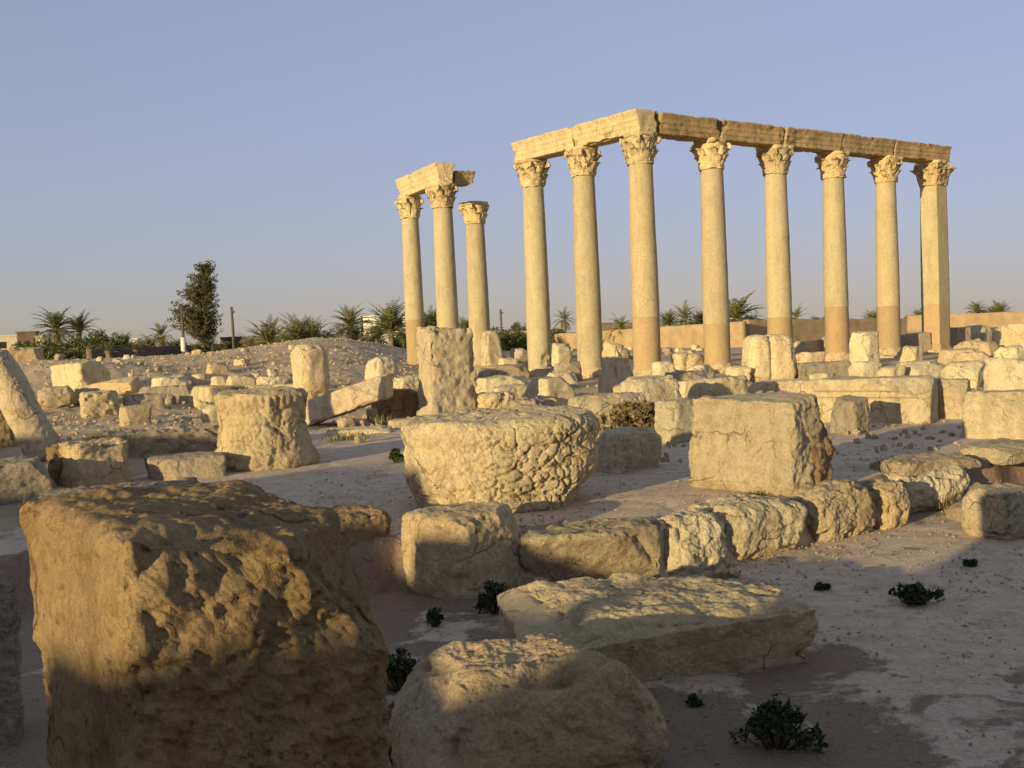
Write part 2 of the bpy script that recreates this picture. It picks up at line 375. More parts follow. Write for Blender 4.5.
def finish(p, D, half, w, d, h, o):
    q = p / half                                        # normalised again
    tx, ty = o.get('taper', (0, 0)); k = (q[:, 2] + 1) / 2
    p = p.copy(); p[:, 0] *= 1 - tx * k; p[:, 1] *= 1 - ty * k
    for (ax, ay, az, off) in o.get('cuts', ()):
        n = np.array([ax, ay, az], float); n /= np.linalg.norm(n)
        e = (p / half) @ n - off; e = np.where(e > 0, e, 0); p = p - e[:, None] * n * half
    for (i, j, k2), (dx, dy, dz) in o.get('corner', {}).items():
        wgt = (1 + i * q[:, 0]) / 2 * (1 + j * q[:, 1]) / 2 * (1 + k2 * q[:, 2]) / 2
        p = p + wgt[:, None] * np.array([dx * w, dy * d, dz * h])
    if 'warp' in o: p = o['warp'](p, q, w, d, h)
    p[:, 2] += h / 2
    tx, ty = o.get('tilt', (0, 0))
    if tx or ty:
        for a, (i, j) in ((R(tx), (1, 2)), (R(ty), (2, 0))):
            c, s = math.cos(a), math.sin(a)
            for A in (p, D):
                u = A[:, i] * c - A[:, j] * s; A[:, j] = A[:, i] * s + A[:, j] * c; A[:, i] = u
        p[:, 2] -= p[:, 2].min()
    return p, D
_T8, _ = boxgrid(5, 5, 5)
SEED = [100]
ALLST = []
def stone(name, label, cat, box, yaw=36, ratio=1.0, mat='pale', group=None, rough=1.0, zb=None, sink=.04, parent=None, fit=True, size=None, chips=3, **o):
    """a worn stone fitted to where the photograph shows it: box = left, top, right, bottom"""
    SEED[0] += 1; sd = SEED[0]; rng = random.Random(sd)
    l, t, r, b = box; ya = R(yaw); cy, sy = math.cos(ya), math.sin(ya)
    if chips and 'cuts' not in o:
        o['cuts'] = [(rng.choice((-1, 1)) * rng.uniform(.4, 1), rng.choice((-1, 1)) * rng.uniform(.4, 1), rng.uniform(-.1, 1), rng.uniform(1.05, 1.32)) for _ in range(chips)]
    if 'corner' not in o and 'plan' not in o and 'warp' not in o:
        o['corner'] = {(i, j, k): (rng.uniform(-.075, .075), rng.uniform(-.075, .075), rng.uniform(-.09, .05) * (k > 0)) for i in (-1, 1) for j in (-1, 1) for k in (-1, 1)}
    def world(q):
        p, D = shape(_T8, q[2], q[2] * ratio, q[3], o)
        X = np.stack([p[:, 0] * cy - p[:, 1] * sy + q[0], p[:, 0] * sy + p[:, 1] * cy + q[1], p[:, 2]], 1)
        X[:, 2] += (g(q[0], q[1]) if zb is None else zb); return proj(X)
    z0 = 0.3 if zb is None else zb
    P = at((l + r) / 2, b, z0)
    for _ in range(4):
        z0 = g(P[0], P[1]) if zb is None else zb; P = at((l + r) / 2, b, z0)
    dist = P[1]; w = (r - l) * dist / FPX / (abs(cy) + ratio * abs(sy)); h = max(.05, (b - t) * dist / FPX * .8)
    q = np.array([P[0], P[1] + w * ratio * .4, w, h])
    def res(q):
        X = world(q); return np.array([X[:, 0].min() - l, X[:, 1].min() - t, X[:, 0].max() - r, X[:, 1].max() - b])
    for _ in range(14 if size is None else 0):
        e = res(q)
        if np.abs(e).max() < .3: break
        J = np.stack([(res(q + np.eye(4)[i] * 1e-3) - e) / 1e-3 for i in range(4)], 1)
        dq = np.clip(np.linalg.lstsq(J, -e, rcond=None)[0], -.5 * np.array([2, 4, w, h]), .5 * np.array([2, 4, w, h]))
        q = q + dq * .8; q[2] = max(q[2], .05); q[3] = max(q[3], .04)
    if size is not None: q = np.array(size, float)
    w, h = q[2], q[3]; d = w * ratio
    px = FPX / q[1]
    cell = max(1.7 / px, max(w, d, h) / 170)
    n = [int(np.clip(s / cell, 7, 170)) for s in (w, d, h + sink)]
    T, Q = boxgrid(*n)
    p, D = shape(T, w, d, h, o)
    sz = (w * d * h)**(1 / 3.); S3 = np.array([sd * 3.7, sd * 1.3, sd * .7])
    a = rough
    p0 = p.copy()
    p = p + D * (a * .055 * sz * fbm(p0 + S3, 1.3 / sz, 3, sd))[:, None]
    p = p + D * (a * .05 * sz**.8 * fbm(p0 + S3, 4.0 / sz**.8, 4, sd + 3, .58))[:, None]
    if px > 25: p = p + D * (a * .022 * fbm(p0 + S3, 12, 5, sd + 5, .7))[:, None]
    if 'plan' not in o and px > 14:                       # broken arrises
        e2 = np.sort(np.abs(T), axis=1)[:, 1]; c1 = sstep(.02, .42, fbm(p0 + S3 * 1.3, 2.6 / sz, 3, sd + 11)); c2 = sstep(.10, .38, fbm(p0 + S3, 8.0 / sz, 2, sd + 12))
        p = p - D * ((c1 * sstep(.66, 1, e2) * .11 + c2 * sstep(.84, 1, e2) * .05) * sz * min(a, 1.2) * (p0[:, 2] > .1 * h))[:, None]
    if 'relief' in o: p = o['relief'](p, p0, D, S3)
    p[:, 2] = np.where(p0[:, 2] < .12 * h, p[:, 2] - sink * (1 - p0[:, 2] / (.12 * h + 1e-6)), p[:, 2])
    zz = g(q[0], q[1]) if zb is None else zb
    ob = link(name, mesh(name, p, Q), MAT[mat], parent, (q[0], q[1], zz), ya)
    tag(ob, label, cat, group); ALLST.append((name, box, q.copy(), zz))
    return ob
def cracked(freq, depth, seed, zmask=None):
    def f(p, p0, D, S3):
        a = p0 + .06 * np.stack([pn(p0 * 6 + S3, 1), pn(p0 * 6 + S3, 2), pn(p0 * 6 + S3, 3)], 1)
        f1, f2 = worley(a * (1, 1, 1.25) + S3, freq, seed); e = f2 - f1
        k = sstep(-.35, .3, fbm(p0 + S3, 1.3, 3, seed + 9)) * .6 + .4
        b1, b2 = worley(a + S3, freq * .42, seed + 4)
        cellh = pn(np.floor((a + S3) * freq * .8) + .37, seed + 2)
        dis = -depth * np.exp(-(e / .055)**2) + depth * .12 * np.sqrt(np.clip(e, 0, .4)) - depth * 1.1 * np.exp(-((b2 - b1) / .045)**2) + depth * .35 * fbm(p0 + S3, freq * .8, 2, seed + 6)
        return p + D * (dis * k * (1 - .6 * np.abs(D[:, 2])))[:, None]
    return f
def hewn(freq, depth, seed, nrm=None):
    """coarse broken face, on the side that looks along nrm (local) or everywhere"""
    def f(p, p0, D, S3):
        dis = fbm(p0 + S3, freq * 1.5, 6, seed, .68, ridge=True) * depth * .9 + fbm(p0 + S3, freq * .45, 3, seed + 7) * depth
        if nrm is not None: dis = dis * sstep(.1, .75, D @ np.array(nrm))
        return p + D * dis[:, None]
    return f

# ------------------------------------------------------------------ the big stones in front
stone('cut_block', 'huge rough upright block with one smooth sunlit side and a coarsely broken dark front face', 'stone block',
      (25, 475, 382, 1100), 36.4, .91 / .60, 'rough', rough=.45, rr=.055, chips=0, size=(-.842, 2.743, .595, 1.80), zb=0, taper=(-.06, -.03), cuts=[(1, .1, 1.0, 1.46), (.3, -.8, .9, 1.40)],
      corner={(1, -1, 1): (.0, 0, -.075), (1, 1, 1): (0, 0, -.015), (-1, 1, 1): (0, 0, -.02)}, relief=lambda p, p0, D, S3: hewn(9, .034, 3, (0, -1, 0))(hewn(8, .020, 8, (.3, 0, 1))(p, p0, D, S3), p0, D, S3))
stone('boulder', 'smoothly rounded squat boulder beside the huge dark block, at the bottom edge of the picture', 'boulder',
      (388, 632, 664, 806), 24, .80, 'tan', zb=0, rough=.8, rr=.36, taper=(.34, .30), cuts=[(-.9, -.5, .35, 1.12), (.9, .2, .8, 1.25), (0, -.8, .8, 1.22)])
stone('fallen_slab', 'broad fallen slab with sloping pitted top and dark undercut front on the lower floor', 'stone slab',
      (488, 567, 808, 698), 12, .72, 'tan', zb=0, size=(.83, 6.90, 1.80, .37), rough=.6, rr=.12, chips=0, cuts=[(-1, -.1, .75, 1.02), (-.25, -1, .9, 1.15), (.8, 1, .6, 1.15)],
      corner={(-1, -1, -1): (0, .12, 0), (1, -1, -1): (-.02, .10, 0), (-1, 1, 1): (0, 0, .12), (1, 1, 1): (0, 0, -.10), (1, -1, 1): (0, 0, .06)}, relief=hewn(9, .010, 5, (0, -.2, 1)))
stone('kerb_block', 'squarish pitted block half in shade directly beneath the large cracked drum', 'stone block',
      (399, 503, 528, 598), 44, .95, 'tan', zb=0, rough=.6, rr=.15, relief=hewn(14, .008, 4))
def drumwarp(p, q, w, d, h):
    k = (q[:, 2] + 1) / 2
    und = .10 * sstep(.40, 0, k) + .22 * sstep(.45, 0, k) * sstep(.1, .8, q[:, 0])
    p = p.copy(); p[:, 0] *= 1 - und; p[:, 1] *= 1 - .08 * sstep(.4, 0, k)
    lip = .03 * np.exp(-((k - .84) / .10)**2) - .02 * np.exp(-((k - .70) / .05)**2)
    p[:, :2] *= 1 + lip[:, None]; return p
stone('column_drum', 'large wide drum with deeply cracked sides and crumbling rim on the terrace edge', 'column drum',
      (402, 409, 598, 513), 20, .86, 'pale', rough=.45, rr=.11, plan=2.5, chips=0, cuts=[(-1, -.55, 0, .97)], warp=drumwarp, relief=cracked(7.5, .034, 7))
def capwarp(p, q, w, d, h):
    k = (q[:, 2] + 1) / 2
    s = 1.0 - .20 * sstep(.04, .50, k) + .06 * sstep(.72, 1, k)
    p = p.copy(); p[:, :2] *= s[:, None]
    a = np.arctan2(p[:, 1], p[:, 0]); leaf = .02 * np.cos(7 * a)**2 * sstep(.70, .80, k) * (1 - sstep(.93, 1.0, k))
    fan = .012 * np.cos(38 * a + 6 * k) * sstep(.76, .82, k) * (1 - sstep(.92, .99, k))
    p[:, :2] *= (1 + (leaf + fan) * (np.abs(q[:, 2]) < .98))[:, None]
    step = -.035 * np.exp(-((k - .56) / .03)**2) - .03 * np.exp(-((k - .30 - .05 * np.sin(2 * a)) / .03)**2); p[:, :2] *= (1 + step)[:, None]; return p
stone('carved_capital', 'worn upside-down capital with faint carved leaves near its narrow top, flaring at the foot', 'capital',
      (211, 388, 317, 470), 36, .95, 'carved', rough=.6, rr=.10, plan=2.6, chips=0, cuts=[(1, .2, .9, 1.28), (-1, -.6, .4, 1.2)], warp=capwarp, relief=cracked(5, .02, 17))
stone('cut_block', 'big squared block with a smooth sunlit left side and a brown jagged broken right corner', 'stone block',
      (687, 393, 824, 493), 44, 1.75, 'pale', rough=.4, rr=.05, chips=0, cuts=[(1, -.75, .1, .95), (-.3, -1, -1, 1.45), (-1, 0, -1, 1.25)],
      relief=hewn(2.6, .10, 6, (.9, -.45, 0)))
stone('broken_face_rock', 'brown jagged lump of rock leaning against the broken corner of the big squared block', 'rock',
      (768, 406, 834, 494), 40, 1.0, 'brown', rough=1.3, rr=.03, chips=0, cuts=[(1, -.4, .5, .92), (.2, -1, .5, .95), (-.6, -1, .2, 1.0), (.9, -.9, -.5, 1.05), (.4, -.5, 1, 1.0), (-.5, -.4, 1, 1.1)], taper=(.08, .05))
# kerb row between terrace and lower floor
KG = None
stone('ledge_stone', "long brown undercut ledge stone right of the squarish pitted block, below the terrace edge", 'kerb stone',
      (515, 518, 660, 584), 5, .6, 'tan', zb=0, rough=.7, rr=.09, corner={(-1, -1, -1): (0, .3, 0), (1, -1, -1): (0, .3, 0)})
stone('kerb_stone', "crumbled pale kerb stone, the most broken one, at the near end of the row", 'kerb stone',
      (648, 514, 728, 573), 36, .8, 'pale', zb=0, rough=1.1, rr=.3, taper=(.2, .25), relief=hewn(6, .03, 14))
stone('kerb_stone', 'broad kerb stone with a smooth flat top and a crack across its left shoulder', 'kerb stone',
      (680, 494, 804, 558), 36, .8, 'pale', zb=0, rough=.9, rr=.3, relief=hewn(5, .014, 15))
stone('kerb_stone', 'ridged kerb stone with deep upright furrows, third along the kerb row', 'kerb stone',
      (782, 481, 872, 540), 36, .8, 'tan', zb=0, rough=1.2, rr=.3, relief=hewn(6, .03, 16))
stone('kerb_stone', 'small dark wedge of kerb stone squeezed between two larger ridged kerb stones', 'kerb stone',
      (862, 480, 908, 528), 36, .9, 'tan', zb=0, rough=1.2, rr=.3, relief=hewn(7, .025, 18))
stone('kerb_stone', "long furrowed kerb stone at the far end of the row, dry weeds at its foot", 'kerb stone',
      (856, 466, 968, 512), 30, .8, 'pale', zb=0, rough=1.2, rr=.32, relief=hewn(6, .03, 19))
stone('boulder', 'pale rounded boulder cut by the right edge of the picture, on the lower floor', 'boulder',
      (962, 484, 1046, 540), 30, .9, 'pale', zb=0, rough=.8, rr=.3)
stone('flat_stone', 'long low flat stone lying behind the far kerb stone beside a grass tuft', 'stone slab',
      (868, 453, 982, 474), 28, .5, 'grey', rough=.8, rr=.15)
stone('flat_stone', 'thin pale paving stone lit by the sun at the right edge, above the rounded boulder', 'stone slab',
      (950, 466, 1040, 494), 30, .8, 'grey', rough=.9, rr=.2)
stone('flat_stone', 'sunlit paving slab beneath the long smooth block at the right edge', 'stone slab',
      (960, 438, 1060, 462), 30, .9, 'tan', rough=.6, rr=.1)
stone('rubble_chunk', 'small dark chunk beside the foot of the far kerb stone and the right-hand boulder', 'rock',
      (946, 482, 984, 503), 20, .8, 'grey', rough=1.2, rr=.2)
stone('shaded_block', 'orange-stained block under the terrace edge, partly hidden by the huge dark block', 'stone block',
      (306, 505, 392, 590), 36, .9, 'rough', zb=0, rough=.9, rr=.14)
stone('small_stone', 'small pale stone wedged between the huge dark block and the rounded boulder', 'rock',
      (368, 694, 416, 758), 30, 1.0, 'grey', zb=0, rough=1, rr=.25)
stone('edge_pillar', "tall shaded stone cut off by the left picture edge beside the huge dark block", 'stone block',
      (-40, 566, 24, 752), 36, 1.3, 'grey', zb=0, rough=.8, rr=.12)
stone('flat_stone', 'grey flat-topped block at the left edge under the leaning shaft', 'stone slab',
      (-40, 456, 56, 506), 36, 1.2, 'grey', rough=.6, rr=.1)
stone('step_slab', 'long low shaded slab on the ground just behind the huge dark block', 'stone slab',
      (20, 478, 200, 512), 12, .5, 'grey', rough=.9, rr=.12)
# ------------------------------------------------------------------ left middle distance
LS = at(30, 463, g(-7.5, 16))
stone('leaning_shaft', 'weathered round shaft fragment leaning to the left at the left edge of the picture', 'column fragment',
      (-22, 352, 56, 466), 0, 1.0, 'pale', rough=.6, rr=.10, plan=2.0, tilt=(8, -21), chips=0, size=(LS[0] + .12, LS[1] + .3, .52, 1.72), warp=lambda p, q, w, d, h: p * (1 + .08 * q[:, 2:3] * (-1, -1, 0)))
stone('edge_rubble', 'brown rough block behind the leaning shaft at the left edge', 'stone block', (-20, 398, 14, 450), 36, 1, 'brown')
stone('wedge_rock', 'small sunlit wedge of rock at the foot of the leaning shaft', 'rock', (3, 424, 27, 448), 36, 1, 'tan', rr=.2)
stone('cut_block', "block with flat golden side and crumbling rubble top, left of the shaded flat slab", 'stone block',
      (57, 439, 132, 488), 40, 1.3, 'tan', rough=.8, rr=.06, relief=hewn(10, .03, 23, (.6, 0, 1)))
stone('rubble_chunk', 'dark broken stone against the left end of the block with the rubble top', 'rock', (46, 442, 72, 486), 30, 1, 'brown', rough=1.5)
stone('flat_stone', 'shaded flat slab between the rubble-topped block and the upside-down capital', 'stone slab',
      (144, 452, 226, 480), 20, .7, 'grey', rough=.5, rr=.1)
stone('low_wall', 'long low wall of dark rubble with a dusty flat top, behind the shaded flat slab', 'low wall',
      (86, 424, 232, 460), 20, .30, 'grey', rough=1.5, rr=.08)
stone('cornice_block', 'moulded cornice block with a bright left face and a dark end, below the rubble heap', 'stone block',
      (49, 361, 112, 394), 58, 1.5, 'pale', rough=.5, rr=.04, chips=1, corner={(-1, -1, 1): (-.14, 0, 0), (-1, 1, 1): (-.14, 0, -.10)})
stone('boulder', 'round-topped grey boulder below the moulded cornice block', 'boulder', (38, 386, 74, 410), 30, .9, 'grey', rr=.36, rough=.9)
stone('long_slab', 'long slab lying aslant on top of a rough squat block', 'stone slab', (69, 377, 143, 405), -16, .34, 'tan', rough=.8, rr=.12, tilt=(0, -9), chips=1)
stone('cut_block', 'rough squat block carrying the lower end of the long slanting slab', 'stone block', (80, 391, 119, 417), 36, 1, 'tan', rough=1, rr=.1, relief=hewn(6, .06, 4, (0, -1, 0)))
stone('cut_block', 'small neat cube-shaped block with a bright left side and a dark right side', 'stone block', (119, 404, 152, 426), 36, .9, 'tan', rough=.35, rr=.05)
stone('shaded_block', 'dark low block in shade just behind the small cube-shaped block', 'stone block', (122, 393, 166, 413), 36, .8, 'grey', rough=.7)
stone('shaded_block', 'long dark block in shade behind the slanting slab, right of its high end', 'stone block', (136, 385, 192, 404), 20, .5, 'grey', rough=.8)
stone('cut_block', 'pale oblong block lit by the sun, showing just left of the upside-down capital', 'stone block', (188, 385, 232, 407), 52, 1.5, 'pale', rough=.5, rr=.1)
stone('short_drum', 'short pale round stone lying on its side against the left of the upside-down capital', 'column fragment', (201, 404, 226, 427), 36, .9, 'pale', rough=.6, rr=.45)
stone('cut_block', 'small bright square stone in the row above the upside-down capital', 'stone block', (225, 374, 256, 388), 30, 1, 'pale', rr=.08, rough=.6)
stone('cut_block', 'little pale stone at the left end of the row above the upside-down capital', 'stone block', (191, 374, 206, 386), 30, 1, 'pale', rr=.1)
stone('cut_block', 'low pale stone second from the left in the row above the upside-down capital', 'stone block', (211, 376, 227, 388), 30, 1, 'pale', rr=.14)
stone('flat_stone', 'small flat stone with a dark shadow, alone on the gravel slope above the capital', 'stone slab', (206, 362, 228, 373), 36, .8, 'tan')
stone('cut_block', 'small pale lump between the row of stones and the round-headed standing stone', 'stone block', (267, 369, 279, 379), 36, .9, 'pale')
stone('rubble_chunk', "pale dark-sided chunk in front of the small pale lump near the round-headed stone", 'rock', (256, 376, 294, 394), 36, .9, 'pale', rough=1.2)
stone('standing_stone', "upright round-headed stone with a dark shadow on its face, left of the slanting beam", 'standing stone',
      (291, 344, 329, 399), 40, .9, 'pale', rough=.55, rr=.36, chips=0, warp=lambda p, q, w, d, h: np.stack([p[:, 0], p[:, 1], np.where(q[:, 2] < 0, q[:, 2] * h / 2, p[:, 2])], 1))
stone('fallen_beam', 'thick squared beam lying aslant with its lit side up and a dark rough right end', 'stone beam',
      (299, 373, 394, 428), -14, .55, 'pale', rough=.45, rr=.05, tilt=(0, -17), chips=1, relief=hewn(4, .03, 31, (.9, 0, 0)))
stone('boulder', 'pale domed boulder just behind the raised end of the slanting beam', 'boulder', (365, 357, 397, 385), 36, .9, 'pale', rr=.38, rough=.9, taper=(.15, .15))
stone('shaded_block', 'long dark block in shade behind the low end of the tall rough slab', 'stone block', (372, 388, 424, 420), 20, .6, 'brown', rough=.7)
stone('cut_block', 'broken pale block on the wall between the domed boulder and the tall rough slab', 'stone block', (386, 375, 424, 392), 36, .8, 'pale', rough=1.2)
stone('round_stone', 'small round stone under the slanting beam', 'rock', (337, 417, 356, 428), 36, .9, 'tan', rr=.35)
stone('flat_stone', 'pale flat stone lying in front of the slanting beam', 'stone slab', (326, 425, 392, 437), 10, .5, 'pale', rough=.7)
stone('flat_stone', 'pale thin slab at the foot of the dark block, left of the cracked drum', 'stone slab', (388, 418, 424, 429), 15, .6, 'pale', rough=.6)
stone('rubble_chunk', 'small white chunk beside the weeds in front of the slanting beam', 'rock', (366, 408, 382, 421), 36, .8, 'pale')
stone('rubble_chunk', "small pointed chunk on the paving before the flat stone under the slanting beam", 'rock', (354, 433, 366, 443), 36, .8, 'grey')
# ------------------------------------------------------------------ middle distance, centre
stone('standing_slab', 'tall rough-faced slab standing upright behind the large cracked drum', 'standing stone',
      (416, 327, 478, 420), 30, .55, 'pale', rough=.8, rr=.05, chips=0, taper=(.12, .1), cuts=[(1, 0, .55, 1.12)], relief=hewn(12, .022, 41, (0, -1, 0)))
stone('boulder', 'small rounded stone leaning on the foot of the tall rough slab', 'boulder', (436, 387, 478, 416), 30, .9, 'pale', rr=.34)
stone('rubble_pile_stone', 'ragged low stone right of the tall rough slab, above the rim of the cracked drum', 'rock', (472, 392, 518, 416), 24, .8, 'pale', rough=1.6, rr=.2, relief=hewn(7, .04, 43))
stone('rubble_pile_stone', 'crumbled flat lump showing just above the middle of the cracked drum rim', 'rock', (508, 399, 552, 417), 24, .9, 'grey', rough=1.9, rr=.2, relief=hewn(8, .05, 44))
stone('standing_stone', 'narrow standing stone with a rough top, close to the right side of the three-column group', 'standing stone', (480, 330, 504, 370), 36, .8, 'pale', rough=.8, rr=.2, taper=(.25, .25))
stone('shaded_block', 'dark low block in the shade under the narrow standing stone', 'stone block', (474, 364, 530, 382), 14, .5, 'grey', rough=.6)  # shade of the standing slab put into the darker grey stone
stone('cut_block', "low pale wall block left of the dark-footed block, below the long row's first column", 'stone block', (474, 376, 530, 398), 20, .6, 'pale', rough=.6, rr=.07)
stone('cut_block', 'dark-footed pale block with a rough right face, below the first column of the long row', 'stone block', (522, 376, 576, 409), 36, 1.3, 'pale', rough=.5, rr=.07)
stone('standing_stone', 'upright pointed stone with a craggy right side, between the second and the corner column', 'standing stone',
      (597, 342, 636, 398), 40, .9, 'pale', rough=.9, rr=.16, taper=(.42, .35), relief=hewn(5, .04, 47, (1, 0, 0)))
stone('flat_block', 'long flat-topped block with its front in shade, left of the dry bush', 'stone block', (563, 392, 646, 430), 16, .55, 'pale', rough=.6, rr=.08)
stone('round_block', 'big round-shouldered pale block in front of the corner column, above the dry bush', 'stone block', (616, 375, 686, 414), 30, .75, 'pale', rough=.7, rr=.2, taper=(.2, .2))
stone('cut_block', 'squat square block with a coarse dimpled side, on the terrace right of the cracked drum', 'stone block',
      (589, 427, 661, 473), 34, .7, 'pale', rough=.7, rr=.1, taper=(-.05, -.05), relief=hewn(13, .018, 51))
stone('wall_block', 'smooth pale block between the dry bush and the big squared block', 'stone block', (654, 398, 706, 443), 30, .8, 'pale', rough=.5, rr=.12)
stone('wall_block', 'low pale block behind the top of the big squared block, below the fourth column', 'stone block', (684, 376, 752, 404), 24, .8, 'pale', rough=.7, rr=.14)
stone('rubble_chunk', 'sunlit chunk between the corner column and the fourth column, in front of the shaded slab', 'rock', (676, 380, 706, 400), 30, .9, 'pale', rough=1)
stone('flat_block', 'shaded flat slab between the bases of the corner column and the fourth column', 'stone slab', (664, 370, 708, 390), 16, .6, 'grey', rough=.6)
stone('split_boulder', 'twin-lobed boulder split by an upright groove, in front of the fifth column', 'boulder',
      (741, 334, 796, 382), 10, .62, 'pale', rough=.4, rr=.26, chips=0, taper=(.14, .1), cuts=[(1, 0, 1, 1.25), (-1, 0, 1, 1.3)],
      warp=lambda p, q, w, d, h: np.stack([p[:, 0], p[:, 1] + d * .11 * np.exp(-((q[:, 0] + .10) / .07)**2) * (q[:, 1] < 0), np.where(q[:, 2] < 0, q[:, 2] * h / 2, p[:, 2]) - .09 * h * np.exp(-((q[:, 0] + .10) / .12)**2) * (q[:, 2] > 0)], 1))
stone('flat_block', 'long pale step block under the twin-lobed boulder', 'stone block', (748, 379, 818, 397), 14, .6, 'pale', rough=.5, rr=.1)
stone('flat_block', 'broken pale plate left of the step block under the twin-lobed boulder', 'stone slab', (706, 378, 756, 394), 20, .8, 'pale', rough=.9, rr=.14)
stone('shaded_block', 'dark shaded block between the twin-lobed boulder and the sixth column', 'stone block', (790, 361, 852, 380), 16, .6, 'grey', rough=.6)  # boulder's shade partly put into the darker grey stone
stone('moulded_block', 'very long moulded block with its lower half in shade, lying below the seventh column', 'stone block',
      (814, 376, 938, 423), 58, 2.6, 'pale', rough=.35, rr=.04, chips=1, warp=lambda p, q, w, d, h: np.stack([p[:, 0] - (.06 * (q[:, 2] > .45) + .04 * (q[:, 2] > .15)) * (q[:, 0] < 0), p[:, 1], p[:, 2]], 1))
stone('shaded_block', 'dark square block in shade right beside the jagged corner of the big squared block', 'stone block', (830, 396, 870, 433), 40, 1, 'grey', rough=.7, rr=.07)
stone('wall_block', 'pale upright block behind the right end of the very long moulded block', 'stone block', (924, 378, 974, 419), 50, 1.3, 'pale', rough=.5, rr=.07)
stone('smooth_block', 'large smooth sunlit block reaching the right edge of the picture', 'stone block', (961, 389, 1050, 439), 52, 1.8, 'pale', rough=.35, rr=.05)
stone('wall_block', 'sunlit block with a brown broken end, above the upright block near the right edge', 'stone block', (940, 361, 988, 388), 46, 1.1, 'pale', rough=.7, rr=.09)
stone('wall_block', "big pale block with dark cut corner at the right edge, above the smooth block", 'stone block', (984, 358, 1048, 393), 46, 1.2, 'pale', rough=.6, rr=.07)
stone('boulder', 'long low sunlit boulder between the seventh column and the square pillar', 'boulder', (896, 360, 950, 382), 24, .7, 'pale', rr=.3, rough=.8)
stone('wall_block', 'square pale footing stone between the sixth and the seventh column', 'stone block', (848, 361, 880, 382), 20, .8, 'pale', rough=.5, rr=.08)
stone('ruin_block', 'tall pale block half in shade, seen between the sixth and the seventh column', 'stone block', (849, 331, 880, 364), 40, 1.2, 'pale', rough=.4, rr=.05)
stone('shaded_block', 'wide dark block in shade seen between the seventh column and the square pillar', 'stone block', (898, 332, 932, 354), 16, .6, 'grey', rough=.5)  # column's shade partly put into the darker grey stone
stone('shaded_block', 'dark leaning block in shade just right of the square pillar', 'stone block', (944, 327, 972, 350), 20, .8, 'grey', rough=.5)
stone('boulder', 'pale eight-sided boulder beside the dark leaning block right of the square pillar', 'boulder', (964, 325, 992, 347), 36, .9, 'pale', rr=.3)
stone('ruin_block', 'brown wall block at the right edge, nearest below the long mud wall', 'stone block', (1000, 323, 1046, 352), 46, 1.2, 'tan', rough=.5, rr=.06)
stone('ruin_block', 'small bright block left of the brown wall block under the mud wall', 'stone block', (985, 327, 1004, 345), 36, 1, 'pale', rr=.08)
stone('ruin_block', 'pale round-cornered block in the middle of the pile right of the square pillar', 'stone block', (970, 341, 998, 358), 36, .9, 'tan', rr=.2)
stone('ruin_block', "pale block beside a black hollow, right end of the pile beyond the square pillar", 'stone block', (994, 346, 1030, 364), 36, .9, 'pale', rr=.14)
stone('flat_block', 'smooth tan slab lying right of the foot of the square pillar', 'stone slab', (938, 348, 984, 364), 16, .6, 'tan', rr=.12, rough=.5)
stone('ruin_block', 'upright pale stone between the first and the second column of the long row', 'stone block', (551, 343, 572, 371), 36, .7, 'pale', rr=.06, rough=.6)
stone('shaded_block', 'dark sloping block in shade between the first and the second column of the long row', 'stone block', (554, 361, 582, 382), 20, .6, 'grey', rough=.6)  # first column's shade put into the darker grey stone
stone('ruin_block', "square bright stone beside a dark gap, seen between corner and fourth column", 'stone block', (672, 353, 692, 370), 36, .8, 'pale', rr=.07)
stone('ruin_block', 'dull block right of the square bright stone between the corner and the fourth column', 'stone block', (686, 353, 704, 370), 30, .8, 'tan', rr=.07)
stone('ruin_block', 'pale sloping block seen between the fifth and the sixth column', 'stone block', (795, 340, 824, 362), 30, .8, 'pale', rr=.12)
stone('ruin_block', 'bright little upright stone by the mud wall, between the fifth and the sixth column', 'stone block', (800, 327, 808, 338), 36, .8, 'white', rr=.08)
stone('ruin_block', 'pale block just right of the narrow standing stone by the three-column group', 'stone block', (510, 348, 528, 368), 36, .8, 'pale', rr=.1)
stone('ruin_block', "low pale wall stone before the far ruins, left of the long row's first column", 'stone block', (498, 358, 518, 370), 20, .8, 'pale', rr=.1)
